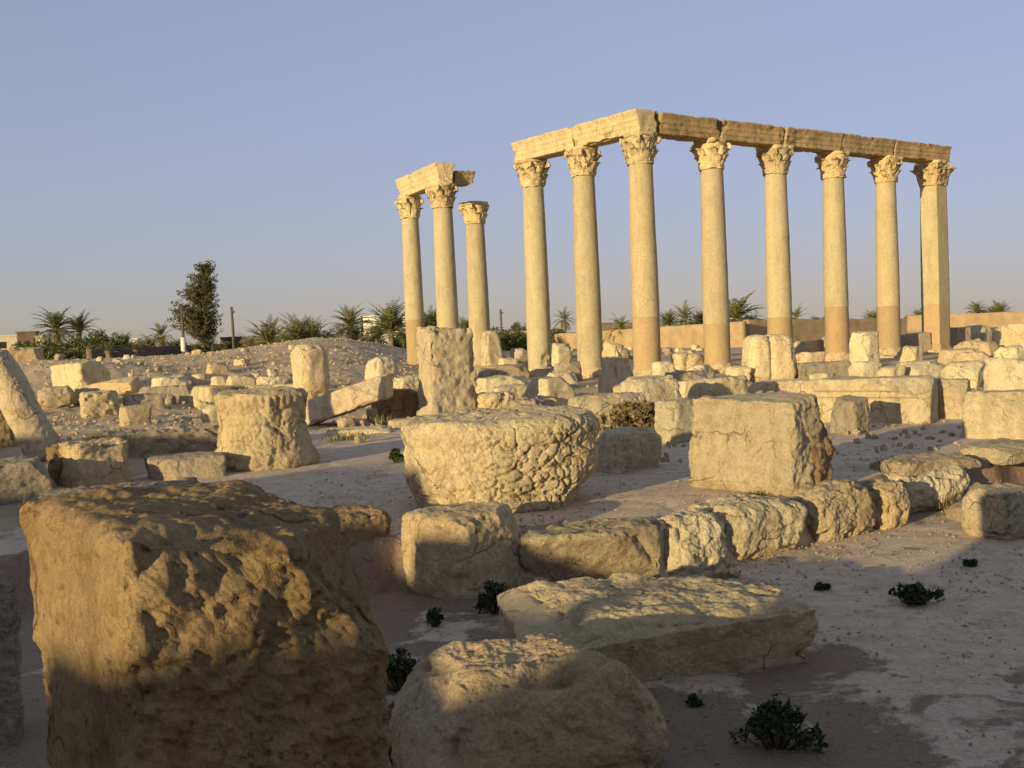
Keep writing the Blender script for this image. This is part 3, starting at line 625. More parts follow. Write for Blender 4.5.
# footing blocks along the line of the columns (left, top, right, bottom, label)
for k, (bx, lab) in enumerate([
    ((545, 371, 580, 388), 'pale footing block between the first and second columns of the long row'),
    ((606, 384, 640, 402), 'low footing block in front of the pointed upright stone left of the corner column'),
    ((652, 361, 676, 380), 'footing block touching the right side of the corner column foot'),
    ((684, 364, 716, 381), 'footing block touching the left side of the fourth column foot'),
    ((724, 366, 752, 384), 'footing block right of the fourth column foot, beside the twin-lobed boulder'),
    ((796, 352, 826, 368), 'footing block right of the fifth column foot'),
    ((808, 372, 846, 388), 'low footing block below the sixth column, on its left'),
    ((876, 366, 906, 384), 'low footing block below the seventh column foot'),
    ((900, 346, 924, 362), 'footing block between the seventh column foot and the square pillar foot'),
    ((956, 352, 992, 370), 'low footing block right of the square pillar, behind the long sunlit boulder'),
    ((488, 384, 530, 404), 'low broken block under the wall blocks below the first column'),
    ((530, 398, 566, 414), 'thin broken slab lying between the cracked drum and the dark-footed block'),
    ((640, 404, 672, 420), 'small stone half hidden behind the dry bush'),
    ((850, 378, 905, 396), 'flat stone on the ground behind the very long moulded block'),
    ((398, 392, 426, 410), 'pale stone at the left foot of the tall rough slab'),
    ((244, 384, 300, 402), 'row-end block just left of the round-headed standing stone'),
    ((150, 376, 190, 390), 'weathered slab lying on the slope behind the slanting slab'),
    ((10, 372, 44, 394), 'rough block on the slope behind the leaning shaft')]):
    stone('footing_block', lab, 'stone block', bx, (20, 36, 28, 44, 14)[k % 5], (.7, 1.0, .8)[k % 3], ('pale', 'tan', 'pale', 'pale')[k % 4], 'footing blocks among the columns', rough=.9)
# loose stones too many to name, in three fields
def field(n, pxr, pyr, size, label, group, name, cat, mats, seed):
    rng = random.Random(seed)
    for i in range(n):
        px = rng.uniform(*pxr); v = rng.random(); py = hor(px) + pyr[0] + (pyr[1] - pyr[0]) * v
        P = at(px, py, 0.0)
        for _ in range(6): P = at(px, py, g(P[0], P[1]))
        if not (8 < P[1] < 110): continue
        s = rng.uniform(*size) * (1 if rng.random() < .8 else 1.6); k = s * FPX / P[1]
        if any(abs(px - c) < 9 + k * .5 for c in (412, 481, 540, 588, 647, 719, 781, 838, 890, 937)) and pyr[0] + hor(px) < 372 < py + 25: continue
        if rng.random() < .55:
            stone(name, label, cat, (px - k / 2, py - k * rng.uniform(.45, .75), px + k / 2, py), rng.uniform(10, 70), rng.uniform(.7, 1.1), rng.choice(mats), group, rr=rng.uniform(.10, .24), rough=1.5, chips=5, size=(P[0], P[1], s * .8, s * rng.uniform(.4, .7)))
        else:
            stone(name, label, cat, (px - k / 2, py - k * .5, px + k / 2, py), rng.uniform(0, 90), rng.uniform(.7, 1.2), rng.choice(mats), group, rr=rng.uniform(.2, .4), rough=1.8, chips=5, size=(P[0], P[1], s * .8, s * rng.uniform(.3, .6)))
field(118, (655, 1040), (14, 40), (.35, .95), 'loose stone in the field of rubble behind the long row of columns', 'loose stones behind the long row of columns', 'loose_stone', 'rock', ('pale', 'pale', 'tan', 'grey'), 5)
field(70, (484, 650), (14, 44), (.3, .85), 'loose stone in the rubble between the three-column group and the corner column', 'loose stones behind the short arm of columns', 'loose_stone', 'rock', ('pale', 'pale', 'tan'), 6)
field(44, (30, 300), (38, 74), (.12, .45), 'loose stone on the gravel slope left of the round-headed standing stone', 'loose stones on the left slope', 'loose_stone', 'rock', ('pale', 'tan', 'grey'), 7)
field(24, (20, 330), (16, 36), (.14, .30), 'small stone scattered high on the gravel slope under the palms', 'small stones high on the gravel slope', 'loose_stone', 'rock', ('pale', 'grey', 'tan'), 8)
field(58, (470, 1010), (42, 66), (.2, .8), 'loose stone on the ground in front of the column bases', 'loose stones before the columns', 'loose_stone', 'rock', ('pale', 'tan', 'grey'), 9)

# ------------------------------------------------------------------ columns
ZT, ZB = EYE - 2.027 + 8.0, EYE - 2.027
BA, AA = R(36.42), R(125.8)
BV, AV = np.array([math.cos(BA), math.sin(BA)]), np.array([math.cos(AA), math.sin(AA)])
C3 = np.array([4.4997, 35.3385])
CP = [C3 + AV * 2.917 * 2, C3 + AV * 2.917, C3] + [C3 + BV * 3.364 * k for k in range(1, 6)]
CAPH = 1.0
def ero(amp, f, seed):
    def fn(V): 
        N3 = np.stack([fbm(V + 7.1 * k, f, 3, seed + k) for k in range(3)], 1); return V + amp * N3
    return fn
def lathe(prof, n=40, sq=None):
    th = np.linspace(0, 2 * math.pi, n, endpoint=False)
    k = 1.0 if sq is None else 1 / np.maximum(np.abs(np.cos(th)), np.abs(np.sin(th)))
    G = np.array([np.stack([r * k * np.cos(th), r * k * np.sin(th), np.full(n, z)], 1) for z, r in prof]); return G
def cap_profile(t, r0): return r0 * (1.04 + .10 * t + .30 * max(0, t - .5)**1.6 / .5**1.6)
def capital_mesh(r0, H, seed, sq=False):
    rng = random.Random(seed); m = MB()
    zs = np.linspace(0, .86, 14)
    pr = [(0, r0 * 1.0), (.0, r0 * 1.10), (.05 * H, r0 * 1.12), (.07 * H, r0 * 1.0)] + [(z * H, cap_profile(z, r0)) for z in zs[2:]]
    m.grid(lathe(pr, 36 if not sq else 40, sq or None), True)
    rad = lambda th: 1.0 if not sq else 1 / max(abs(math.cos(th)), abs(math.sin(th)))
    def leaf(th, z0, h, out, wid):
        rows = []
        for i in range(8):
            t = i / 7; z = z0 + h * (t if t < .8 else .8 + .2 * math.sin((t - .8) / .2 * 2.2)); o = out * max(0, t - .25)**1.7
            if t > .85: z -= h * .10 * (t - .85) / .15
            w = wid * (1 - .15 * t) * (1.0 if t < .75 else 1 - 2.2 * (t - .75)**1.0)
            b = cap_profile(min(z / H, .9), r0) + .025 + o; row = []
            for j in range(7):
                s = j / 6 * 2 - 1; a = th + s * w / b; lob = .018 * math.cos(s * 9.5) - .03 * s * s
                row.append(((b * rad(a) + lob) * math.cos(a), (b * rad(a) + lob) * math.sin(a), z - .03 * abs(s) * h))
            rows.append(row)
        G = np.array(rows); m.grid(G)
        c = G.mean((0, 1)) * (1, 1, 0); c /= np.linalg.norm(c) + 1e-9
        m.grid((G - c * .05)[:, ::-1])
    for k in range(8):
        if rng.random() > .05: leaf(k * math.pi / 4 + .39, .05 * H, .46 * H, .30 * rng.uniform(.7, 1.1), .185)
    for k in range(8):
        if rng.random() > .05: leaf(k * math.pi / 4, .08 * H, .70 * H, .34 * rng.uniform(.7, 1.1), .18)
    for k in range(4):                                # corner volutes
        th = k * math.pi / 2 + math.pi / 4
        if rng.random() < .12: continue
        d = np.array([math.cos(th), math.sin(th), 0]); pts = []; rd = []
        for i in range(15):
            t = i / 14
            if t < .6: r = r0 * (1.10 + .36 * (t / .6)**1.8); z = H * (.45 + .40 * (t / .6)**.8)
            else:
                a = (t - .6) / .4 * 4.6; r = r0 * 1.46 + .06 * math.sin(a) * (1 - .4 * (t - .6)) + .0; z = H * .85 - .085 * (1 - math.cos(a)) * (1 - .3 * (t - .6))
            if sq: r *= 1.22
            pts.append(d * r + (0, 0, z)); rd.append(.075 - .02 * t)
        m.tube(pts, rd, 7)
    return mesh('capital', ero(.075, 4.5, seed)(np.concatenate(m.V)), m.F)
def abacus_mesh(r0, H, seed, sq=False):
    m = MB(); rng = random.Random(seed); n = 48; rows = []
    cut = [rng.uniform(.72, 1.02) for _ in range(4)]
    for z, s in ((.86, .0), (.86, .93), (.90, .97), (.92, 1.0), (1.0, 1.02), (1.0, 0)):
        row = []
        for j in range(n):
            th = 2 * math.pi * j / n; c = th - math.pi / 4; q = int(round(c / (math.pi / 2))) % 4
            dlt = abs(((c + math.pi / 4) % (math.pi / 2)) - math.pi / 4)
            r = r0 * (1.28 + (1.74 * cut[q] - 1.28) * math.exp(-(dlt / .30)**2)) * (1.12 if sq else 1)
            row.append((max(r * s, .01) * math.cos(th), max(r * s, .01) * math.sin(th), z * H))
        rows.append(row)
    m.grid(np.array(rows), True)
    return mesh('abacus', ero(.05, 4, seed + 9)(np.concatenate(m.V)), m.F)
def shaft_mesh(z0, z1, Htot, rb, rt, seed, sq=False, dmg=0.0):
    n = 72; nz = max(4, int((z1 - z0) / .07)); pr = []
    for i in range(nz + 1):
        z = z0 + (z1 - z0) * i / nz; t = z / Htot; r = rb + (rt - rb) * t**1.35 + .012 * math.sin(math.pi * t)
        pr.append((z, r))
    G = lathe(pr, n if not sq else 80, sq or None); V = G.reshape(-1, 3)
    rad = V * (1, 1, 0); rad /= np.maximum(np.linalg.norm(rad, axis=1, keepdims=True), 1e-6)
    S = np.array([seed * 3.1, seed * 1.7, 0])
    dsp = .010 * fbm(V + S, .9, 3, seed) + .006 * fbm(V + S, 5, 3, seed + 2)
    if dmg: 
        k = sstep(.12, .5, fbm(V * (1, 1, .45) + S, 1.3, 3, seed + 5) + (1 - sstep(0, 2.2, V[:, 2])) * .35) * sstep(3.6, .4, V[:, 2])
        dsp = dsp - dmg * k * (.6 + .8 * fbm(V + S, 6, 4, seed + 6))
    V = V + rad * dsp[:, None]; m = MB(); m.grid(V.reshape(G.shape), True)
    k = len(V) - G.shape[1]; m.F.append(list(range(k, k + G.shape[1])))
    return mesh('shaft', np.concatenate(m.V), m.F)
def base_mesh(r, seed, sq=False):
    m = MB(); pr = [(.32, r * .9), (.32, r * 1.06), (.27, r * 1.12), (.23, r * 1.10), (.20, r * 1.14), (.15, r * 1.27), (.08, r * 1.30), (.03, r * 1.24), (.0, r * 1.2)]
    m.grid(lathe(pr[::-1], 40, sq or None), True); q = r * 1.36; nn = 10
    T, Q = boxgrid(nn, nn, 3); b = T * (q, q, .16) + (0, 0, -.155); m.add(b, [list(f) for f in Q])
    return mesh('base', ero(.05, 3.5, seed)(np.concatenate(m.V)), m.F)
def column(xy, label, group, ztop, zbot, zg, rb=.45, rt=.385, rep=0.0, sq=False, seed=1, rot=0.0, dmg=0.0, caph=CAPH, ped=0):
    """one standing column; rep = height of the darker repaired foot"""
    t = empty('column' if not sq else 'square_pillar', (xy[0], xy[1], zbot), label, 'column', group, rot)
    H = ztop - zbot; hs = H - caph; z0 = .30
    link('base', base_mesh(rb, seed, sq), MAT['tan' if not sq else 'repair'], t)
    if rep:
        link('repaired_shaft', shaft_mesh(z0, rep, hs, rb, rt, seed, sq), MAT['repair'], t)
        link('shaft', shaft_mesh(rep + .001, hs, hs, rb * 1.012, rt * 1.012, seed + 1, sq), MAT['shaft'], t)
    else:
        link('shaft', shaft_mesh(z0, hs, hs, rb, rt, seed, sq, dmg), MAT['shaft'], t)
    c = link('capital', capital_mesh(rt * 1.02, caph, seed, sq), MAT['carved'], t, (0, 0, hs))
    link('abacus', abacus_mesh(rt * 1.02, caph, seed, sq), MAT['carved'], c)
    dz = zbot - .31 - zg
    p = stone('pedestal', None, None, (0, 0, 1, 1), 0, 1.0, 'tan', None, rough=.35, rr=.06, zb=0, size=(0, 0, rb * (2.95 if not ped else 2.1), max(dz, .1) + .12), parent=t)
    p.location = (0, 0, zg - .10 - zbot); p.rotation_euler = (0, 0, 0)
    for k in ('label', 'category', 'group'):
        if k in p: del p[k]
    return t
LR = 'long L-shaped row of columns'
reps = [0, 0, 2.02, 1.68, 1.75, 2.05, 2.0, 2.0]
names = ['rough-footed column at the far end of the short arm, under the end of the entablature', 'column in the middle of the short arm, standing on a slim pedestal',
         'corner column where the two arms meet, the tallest-looking one with a darker foot', 'fourth column of the row, first one right of the corner column',
         'fifth column of the row, rising behind the twin-lobed boulder', 'sixth column of the row, between the dark shaded block and the moulded block',
         'seventh column of the row, last round one before the square pillar', 'square pillar with two lit faces closing the right end of the row']
for i, xy in enumerate(CP):
    column(xy, names[i], LR, ZT, ZB + .05 * (i > 3), g(*xy), rep=reps[i], sq=(i == 7), seed=40 + i * 7, rot=BA, dmg=.10 if i in (0, 1) else 0, ped=(i == 1), rb=.455 if i < 7 else .40, rt=.385 if i < 7 else .37)
pa, pb, pc = at(409, 197, ZT), at(441.5, 184.5, ZT), at(474, 202.5, ZT - .37)
TR = 'group of three columns'
column(pa[:2], 'left column of the three-column group, with a darker repaired foot', TR, ZT, ZB, g(*pa[:2]), rep=2.35, seed=3, rot=AA, rb=.44)
column(pb[:2], 'middle column of the three-column group, carrying both entablature blocks', TR, ZT, ZB, g(*pb[:2]), seed=4, rot=AA, dmg=.05, rb=.47, rt=.41)
column(pc[:2], 'right column of the three-column group, bare on top with a wide flat abacus', TR, ZT - .37, ZB, g(*pc[:2]), seed=6, rot=AA, dmg=.12, rb=.5, rt=.42)

# ------------------------------------------------------------------ entablature
def beam(p0, p1, hgt, dep, label, seed, mat='entab', z=None, rough=1.0, cuts=(), dz=(0, 0), group='entablature blocks on the columns', fascia=True, front=-1):
    p0 = np.array(p0[:2]); p1 = np.array(p1[:2]); L = np.linalg.norm(p1 - p0); a = math.atan2(*(p1 - p0)[::-1])
    n = [int(L / .045), int(dep / .05), int(hgt / .03)]; T, Q = boxgrid(*n)
    o = dict(rr=.03, cuts=cuts); p, D = shape(T, L, dep, hgt, o)
    k = p[:, 2] / hgt
    prof = np.where(k < .26, -.075, np.where(k < .52, -.045, np.where(k < .74, -.015, .0 + .06 * sstep(.74, .98, k))))
    if fascia: p[:, 1] += np.sign(T[:, 1]) * prof * (np.abs(T[:, 1]) > .2)
    S3 = np.array([seed * 2.3, seed * 5.1, 0]); P = p + S3
    p = p + D * (rough * (.05 * fbm(P, .8, 3, seed) + .045 * fbm(P, 3.2, 4, seed + 2, .6) * sstep(-.25, .3, fbm(P, .7, 2, seed + 8))))[:, None]
    chip = sstep(.16, .5, fbm(P, 1.6, 3, seed + 4)); edge = sstep(.80, 1.0, np.maximum(np.abs(T[:, 2]), np.abs(T[:, 0]) * .99)) * (np.abs(T[:, 1]) > .7)
    p = p - D * (chip * edge * .16 * rough)[:, None]
    p[:, 2] += dz[0] + (dz[1] - dz[0]) * (T[:, 0] + 1) / 2
    c = (p0 + p1) / 2
    return tag(link('entablature_block', mesh('entablature_block', p, Q), MAT[mat], None, (c[0], c[1], ZT - .02 if z is None else z), a), label, 'stone beam', group)
DE = .92
c1, c2, c3 = CP[0], CP[1], CP[2]
uA = AV; uB = BV
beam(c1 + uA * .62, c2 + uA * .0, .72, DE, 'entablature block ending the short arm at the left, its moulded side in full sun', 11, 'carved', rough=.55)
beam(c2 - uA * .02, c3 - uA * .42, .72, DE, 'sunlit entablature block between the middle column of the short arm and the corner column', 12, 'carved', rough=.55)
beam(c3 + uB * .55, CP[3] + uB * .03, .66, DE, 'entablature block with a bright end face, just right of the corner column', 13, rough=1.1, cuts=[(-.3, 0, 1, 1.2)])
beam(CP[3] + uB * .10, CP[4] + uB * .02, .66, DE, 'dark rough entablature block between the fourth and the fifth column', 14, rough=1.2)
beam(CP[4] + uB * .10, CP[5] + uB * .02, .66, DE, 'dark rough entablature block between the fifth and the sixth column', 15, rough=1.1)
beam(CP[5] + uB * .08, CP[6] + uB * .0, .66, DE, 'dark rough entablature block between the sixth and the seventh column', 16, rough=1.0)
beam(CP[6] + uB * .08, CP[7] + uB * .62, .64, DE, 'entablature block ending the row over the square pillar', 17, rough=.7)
d = (pa - pb)[:2]; L = np.linalg.norm(d); d /= L
beam(pa[:2] + d * .55, pb[:2] - d * .50, .86, .8, 'tilted sunlit entablature block across the left and middle columns of the three-column group', 21, 'carved', rough=.6, group='entablature blocks on the three-column group')
e = np.array([math.cos(BA), math.sin(BA)])
beam(pb[:2] + e * .48, pb[:2] + e * 1.45, .58, .8, 'short dark broken entablature block jutting from the middle column of the three-column group', 22, rough=1.6, group='entablature blocks on the three-column group', cuts=[(1, 0, -1, 1.05)])

# ------------------------------------------------------------------ palms, trees, bushes
def frond(m, base, az, elev, L, droop, wid, rng, seg=9, n=15):
    """one feather leaf: a bent rib with narrow leaflets to both sides"""
    pts = []; p = np.array(base, float); e = elev; st = L / seg
    for i in range(seg + 1):
        pts.append(p.copy()); p = p + st * np.array([math.cos(az) * math.cos(e), math.sin(az) * math.cos(e), math.sin(e)]); e -= droop * (.5 + 1.2 * i / seg) / seg
    pts = np.array(pts); m.tube(pts, np.linspace(.035, .008, seg + 1) * L / 2.4, 4)
    for i in range(n):
        t = .12 + .86 * i / (n - 1); k = t * seg; a = int(min(k, seg - 1)); P = pts[a] + (pts[a + 1] - pts[a]) * (k - a)
        tan = pts[a + 1] - pts[a]; tan /= np.linalg.norm(tan); side = np.cross(tan, (0, 0, 1)); side /= np.linalg.norm(side) + 1e-6; up = np.cross(side, tan)
        l = wid * math.sin(math.pi * min(1, .25 + .75 * t))**.7 * rng.uniform(.85, 1.15)
        for s in (-1, 1):
            dv = side * s * .75 + tan * .7 + up * rng.uniform(-.1, .35); dv /= np.linalg.norm(dv); w = tan * l * .115
            q = P + dv * l * .55 + (0, 0, -.02 * l); e2 = P + dv * l + np.array([0, 0, -.16 * l])
            m.add([P - w, P + w, q + w * 1.0, q - w * 1.0, e2], [(0, 1, 2, 3), (3, 2, 4)])
def palm_meshes(seed, nf, L, spread, dead, n=15):
    rng = random.Random(seed); m = MB(); dm = MB()
    for i in range(nf):
        u = (i + .5) / nf; el = math.radians(84 - spread * u**.9 + rng.uniform(-8, 8))
        frond(m, (0, 0, rng.uniform(-.08, .12)), i * 2.399 + rng.uniform(-.25, .25), el, L * rng.uniform(.8, 1.1), rng.uniform(.7, 1.5), .42 * L / 2.4, rng, n=n)
    for i in range(dead):
        frond(dm, (0, 0, -.2), i * 2.399, math.radians(rng.uniform(-75, -35)), L * rng.uniform(.55, .8), rng.uniform(.2, .6), .25 * L / 2.4, rng, n=9)
    cm = mesh('crown', np.concatenate(m.V), m.F, False)
    return cm, (mesh('dead_fronds', np.concatenate(dm.V), dm.F, False) if dead else None)
PALM = {'full': palm_meshes(1, 46, 2.9, 105, 16), 'fan': palm_meshes(2, 38, 2.6, 78, 0), 'young': palm_meshes(3, 20, 1.7, 80, 0, 11), 'bushy': palm_meshes(4, 56, 3.0, 88, 0), 'shabby': palm_meshes(5, 26, 2.4, 120, 22)}
def palm(px, top, dist, kind, label, scale=1.0, trunk=None, r=.2, group='palms on the skyline', base=None, lean=0):
    P = far(px, dist); zg = g(P[0], P[1]) if base is None else base
    ztop = EYE + (hor(px) - top) * P[1] / FPX; crown_h = PALM[kind][0]; L = {'full': 2.9, 'fan': 2.6, 'young': 1.7, 'bushy': 3.0, 'shabby': 2.4}[kind] * scale
    zc = max(zg + .5, ztop - L * .80)
    t = empty('palm_tree', (P[0], P[1], zg), label, 'palm tree', group, random.Random(px).uniform(0, 6))
    m = MB(); h = zc - zg + .1; rng = random.Random(int(px)); ns = max(6, int(h / .14)); pts = []; rd = []
    for i in range(ns + 1):
        u = i / ns; pts.append((lean * u * u + .04 * math.sin(u * 5), 0, -.15 + (h + .15) * u)); rd.append(r * (1.25 - .35 * u) * (1 + .10 * (i % 2)) * (1.25 if u > .9 else 1))
    m.tube(pts, rd, 9); m.build('trunk', MAT['trunk'], t)
    c = link('crown', PALM[kind][0], MAT['frond'], t, (lean, 0, zc - zg), rng.uniform(0, 6)); c.scale = (scale,) * 3
    if PALM[kind][1] is not None:
        d2 = link('dead_fronds', PALM[kind][1], MAT['deadfrond'], t, (lean, 0, zc - zg), rng.uniform(0, 6)); d2.scale = (scale,) * 3
    return t
palm(57, 306, 105, 'full', 'tallest palm at the far left, with brown dead fronds hanging under its crown', 1.0)
palm(80, 312, 108, 'fan', 'palm close behind and right of the tallest palm at the far left', .95)
palm(161, 320, 92, 'shabby', 'ragged palm with hanging brown fronds left of the dark conifer', .75)
palm(150, 331, 96, 'young', 'thin palm left of the ragged palm near the dark conifer', 1.0, r=.12)
palm(124, 332, 100, 'bushy', 'low dark palm half hidden in the hedge at the left', .55)
palm(268, 317, 80, 'fan', 'palm with long upright fronds above the left end of the gravel mound', .95)
palm(249, 337, 72, 'young', 'stubby palm at the left foot of the gravel mound', .85, r=.16)
palm(282, 327, 72, 'young', 'slender young palm on the left slope of the mound', .62, r=.09)
palm(298, 314, 86, 'bushy', 'broad bushy palm, left one of the dense pair behind the mound', .9)
palm(312, 316, 83, 'bushy', 'broad bushy palm, right one of the dense pair behind the mound', .95)
palm(340, 322, 66, 'young', 'thin spindly young palm on top of the mound', .62, r=.07)
palm(350, 304, 88, 'full', 'single palm with a round starry crown behind the top of the mound', .80)
palm(355, 322, 86, 'young', 'small palm growing at the trunk of the starry palm behind the mound', .85)
palm(391, 300, 82, 'bushy', 'tall bushy palm just left of the three-column group', 1.0)
palm(376, 322, 84, 'bushy', 'low palm left of the tall bushy one by the three-column group', .55)
palm(431, 306, 84, 'bushy', 'palm seen between the left and the middle column of the three-column group', .85)
palm(465, 316, 96, 'bushy', 'low palm seen between the middle and right columns of the three-column group', .6)
palm(564, 307, 130, 'shabby', 'distant palm with a brown skirt seen between the first two columns of the long row', .85)
palm(620, 313, 100, 'shabby', 'palm in the small dark enclosure left of the corner column', .8)
palm(668, 309, 120, 'bushy', 'left palm of the clump just right of the corner column', .75)
palm(684, 301, 118, 'shabby', 'tallest palm of the clump between the corner and the fourth column', 1.1)
palm(699, 309, 122, 'fan', 'dark right palm of the clump between the corner and the fourth column', .85)
palm(737, 291, 100, 'full', 'big palm with drooping fronds just right of the fourth column', 1.15)
palm(750, 312, 104, 'fan', 'small palm right of the big drooping palm by the fourth column', .7)
palm(761, 315, 110, 'young', 'low palm tuft between the big drooping palm and the fifth column', .8)
palm(796, 304, 120, 'shabby', 'palm showing behind the right side of the fifth column', .9)
palm(872, 309, 150, 'bushy', 'distant palm tuft over the mud wall between the sixth and seventh columns', .75)
palm(918, 308, 120, 'bushy', 'palm over the mud wall just left of the square pillar', .6)
palm(976, 300, 150, 'fan', 'slim palm over the mud wall, left one of the two right of the square pillar', .75)
palm(999, 300, 150, 'bushy', 'broad palm over the mud wall, right one of the two right of the square pillar', .85)
for px, d, lab in ((135, 79, 'first from the left'), (108, 74, 'farthest left, by the hedge'), (195, 86, 'just right of the whitewashed post'), (211, 88, 'with a stout bright trunk under the conifer'), (227, 90, 'right of the conifer')):
    palm(px, 338 + (px == 227) - (px == 211) * 4, d, 'young', 'short garden palm before the dark wall, ' + lab, .72, r=.2, group='short palms along the garden wall')

def clumps(m, centres, rng, per, leaf, flat=.6):
    for c, r in centres:
        c = np.array(c, float)
        for _ in range(per):
            v = np.array([rng.gauss(0, 1) for _ in range(3)]); v /= np.linalg.norm(v) + 1e-9
            p = c + v * r * rng.uniform(.35, 1.0)**.6 * np.array([1, 1, .85]); s = leaf * rng.uniform(.6, 1.3)
            a = np.array([rng.gauss(0, 1) for _ in range(3)]) + v * .4; a /= np.linalg.norm(a); b = np.cross(a, v + .3); b /= np.linalg.norm(b) + 1e-9
            m.add([p - b * s * .35, p + a * s, p + b * s * .35, p - a * s * .3], [(0, 1, 2, 3)])
def conifer():
    P = far(203, 92); zg = g(P[0], P[1]); k = P[1] / FPX
    t = empty('conifer_tree', (P[0], P[1], zg), 'tall dark feathery conifer with a leaning spire, rising above the palms at the left', 'tree')
    H = EYE + (hor(208) - 266) * k - zg; rng = random.Random(9)
    m = MB(); m.tube([(0, 0, -.2), (.05, 0, H * .3), (.25, 0, H * .65), (.55, .05, H * .97)], [.28, .22, .13, .03], 9); m.build('trunk', MAT['trunk'], t)
    br = MB(); cl = []
    def axis(u): return .62 * u * u
    def radius(u, az):
        c = math.cos(az); return (.40 + 3.0 * (1 - u)) * max(0, -c)**.8 + (.45 + 1.1 * (1 - u)**.8) * (1 - max(0, -c)**1.2)
    for i in range(430):
        u = rng.uniform(.10, .985)**.85; z = H * u; az = rng.uniform(0, 6.283); L = radius(u, az) * rng.choice((.55, .8, 1.0, 1.0, 1.25)) * rng.uniform(.85, 1.1) + .05; ax = .62 * u * u
        d = np.array([math.cos(az), math.sin(az) * .9, .55]); o = np.array([ax, 0, z]); e = o + d * L * .85
        br.tube([(ax, 0, z - .1), o + d * L * .5, e], [.05, .03, .01], 4)
        for q in np.linspace(.3, .95, max(2, int(L / .34))):
            cl.append((o + d * L * q + (rng.uniform(-.12, .12), rng.uniform(-.12, .12), rng.uniform(-.1, .2)), rng.uniform(.14, .27)))
    for i in range(14):
        u = rng.uniform(.88, 1.02); cl.append(((.62 * u * u + rng.gauss(0, .16 * (1.1 - u) * 4), rng.gauss(0, .1), H * u), .15))
    br.build('branches', MAT['trunk'], t)
    f = MB(); clumps(f, cl, rng, 16, .12); f.build('crown', MAT['conifer'], t, smooth=False)
conifer()
def bush(px, dist, wpx, top, label, mat='bush', group=None, name='bush', seed=1, leaf=.14, per=34, cat='bush', dep=.7, stems=6, zg=None, xy=None, dens=1.0):
    P = far(px, dist) if xy is None else np.array([*xy, 0]); zg = g(P[0], P[1]) if zg is None else zg; k = P[1] / FPX; wd = wpx * k
    H = max(.12, EYE + (hor(px) - top) * k - zg); rng = random.Random(seed * 31 + int(px))
    t = empty(name, (P[0], P[1], zg), label, cat, group); cl = []; m = MB()
    n = int(np.clip(wd * H * 16 / (leaf * 6)**2 * dens, 20, 130))
    for i in range(n):
        x = rng.uniform(-.5, .5); z = rng.uniform(.08, 1) * (1 - 1.3 * x * x) * rng.uniform(.8, 1.05)
        cl.append(((x * wd, rng.uniform(-.5, .5) * wd * dep, z * H * .9), rng.uniform(.12, .22) * min(H, wd)))
    for i in range(stems):
        c = cl[rng.randrange(len(cl))][0]; m.tube([(c[0] * .25, c[1] * .25, -.05), (c[0] * .6, c[1] * .6, c[2] * .6), c], [.035 * min(1, H), .025 * min(1, H), .008], 5)
    m.build('stems', MAT['trunk'], t); f = MB(); clumps(f, cl, rng, per, leaf); f.build('foliage', MAT[mat], t, smooth=False); return t
hedge = [(158, 90, 36, 343, 'green bush against the dark garden wall below the ragged palm'), (200, 93, 40, 342, 'green bush at the foot of the dark conifer'), (242, 84, 30, 344, 'olive green bush at the left foot of the gravel mound'), (300, 92, 50, 331, 'dark green thicket under the bushy palms behind the mound'), (420, 92, 30, 330, 'green thicket between the left and middle columns of the three'), (36, 86, 46, 344, 'low green hedge bush below the flat-roofed houses at the far left'), (66, 84, 44, 346, 'low green hedge bush below the second palm'), (92, 84, 40, 345, 'low green hedge bush at the left end of the dark garden wall'), (22, 94, 30, 339, 'dark bush at the far left, under the flat-roofed house'), (48, 92, 40, 336, 'dense green bush under the tallest palm'), (76, 92, 40, 334, 'dense green bush under the second palm at the left'),
         (98, 96, 28, 327, 'tall thin leafy bush with feathery twigs right of the two left palms'), (114, 95, 24, 331, 'leafy bush between the feathery one and the garden wall'), (140, 96, 30, 338, 'low bush behind the garden wall, left of the ragged palm'),
         (174, 95, 26, 337, 'bush behind the garden wall, right of the ragged palm'), (232, 90, 22, 341, 'small bush by the foot of the bare utility pole'), (262, 90, 30, 341, 'dark bush behind the left end of the mound'),
         (326, 90, 26, 333, 'dark bush behind the dense pair of palms'), (368, 88, 26, 333, 'dark scrub below the starry palm'), (408, 90, 34, 327, 'dark scrub just left of the left column of the three'),
         (455, 96, 34, 328, 'scrub behind the middle column of the three'), (494, 105, 26, 325, 'scrub behind the narrow standing stone'), (514, 105, 24, 328, 'scrub under the bare pole left of the first column'),
         (517, 116, 22, 321, 'rounded tawny bush just left of the first column of the long row'), (556, 125, 16, 325, 'dark bush beside the distant palm with the brown skirt'), (640, 116, 22, 321, 'dark scrub directly behind the corner column'),
         (690, 126, 40, 319, 'dark scrub along the mud wall beneath the palm clump'), (758, 112, 22, 318, 'scrub over the mud wall left of the fifth column'), (818, 125, 34, 315, 'low scrub over the mud wall between the fifth and sixth columns'),
         (908, 112, 18, 314, 'low scrub over the mud wall left of the square pillar'), (985, 152, 30, 306, 'low scrub between the two palms right of the square pillar')]
for i, (px, d, w, top, lab) in enumerate(hedge): bush(px, d, w, top, lab, 'bush', 'bushes along the skyline', seed=i, leaf=.17, per=34)
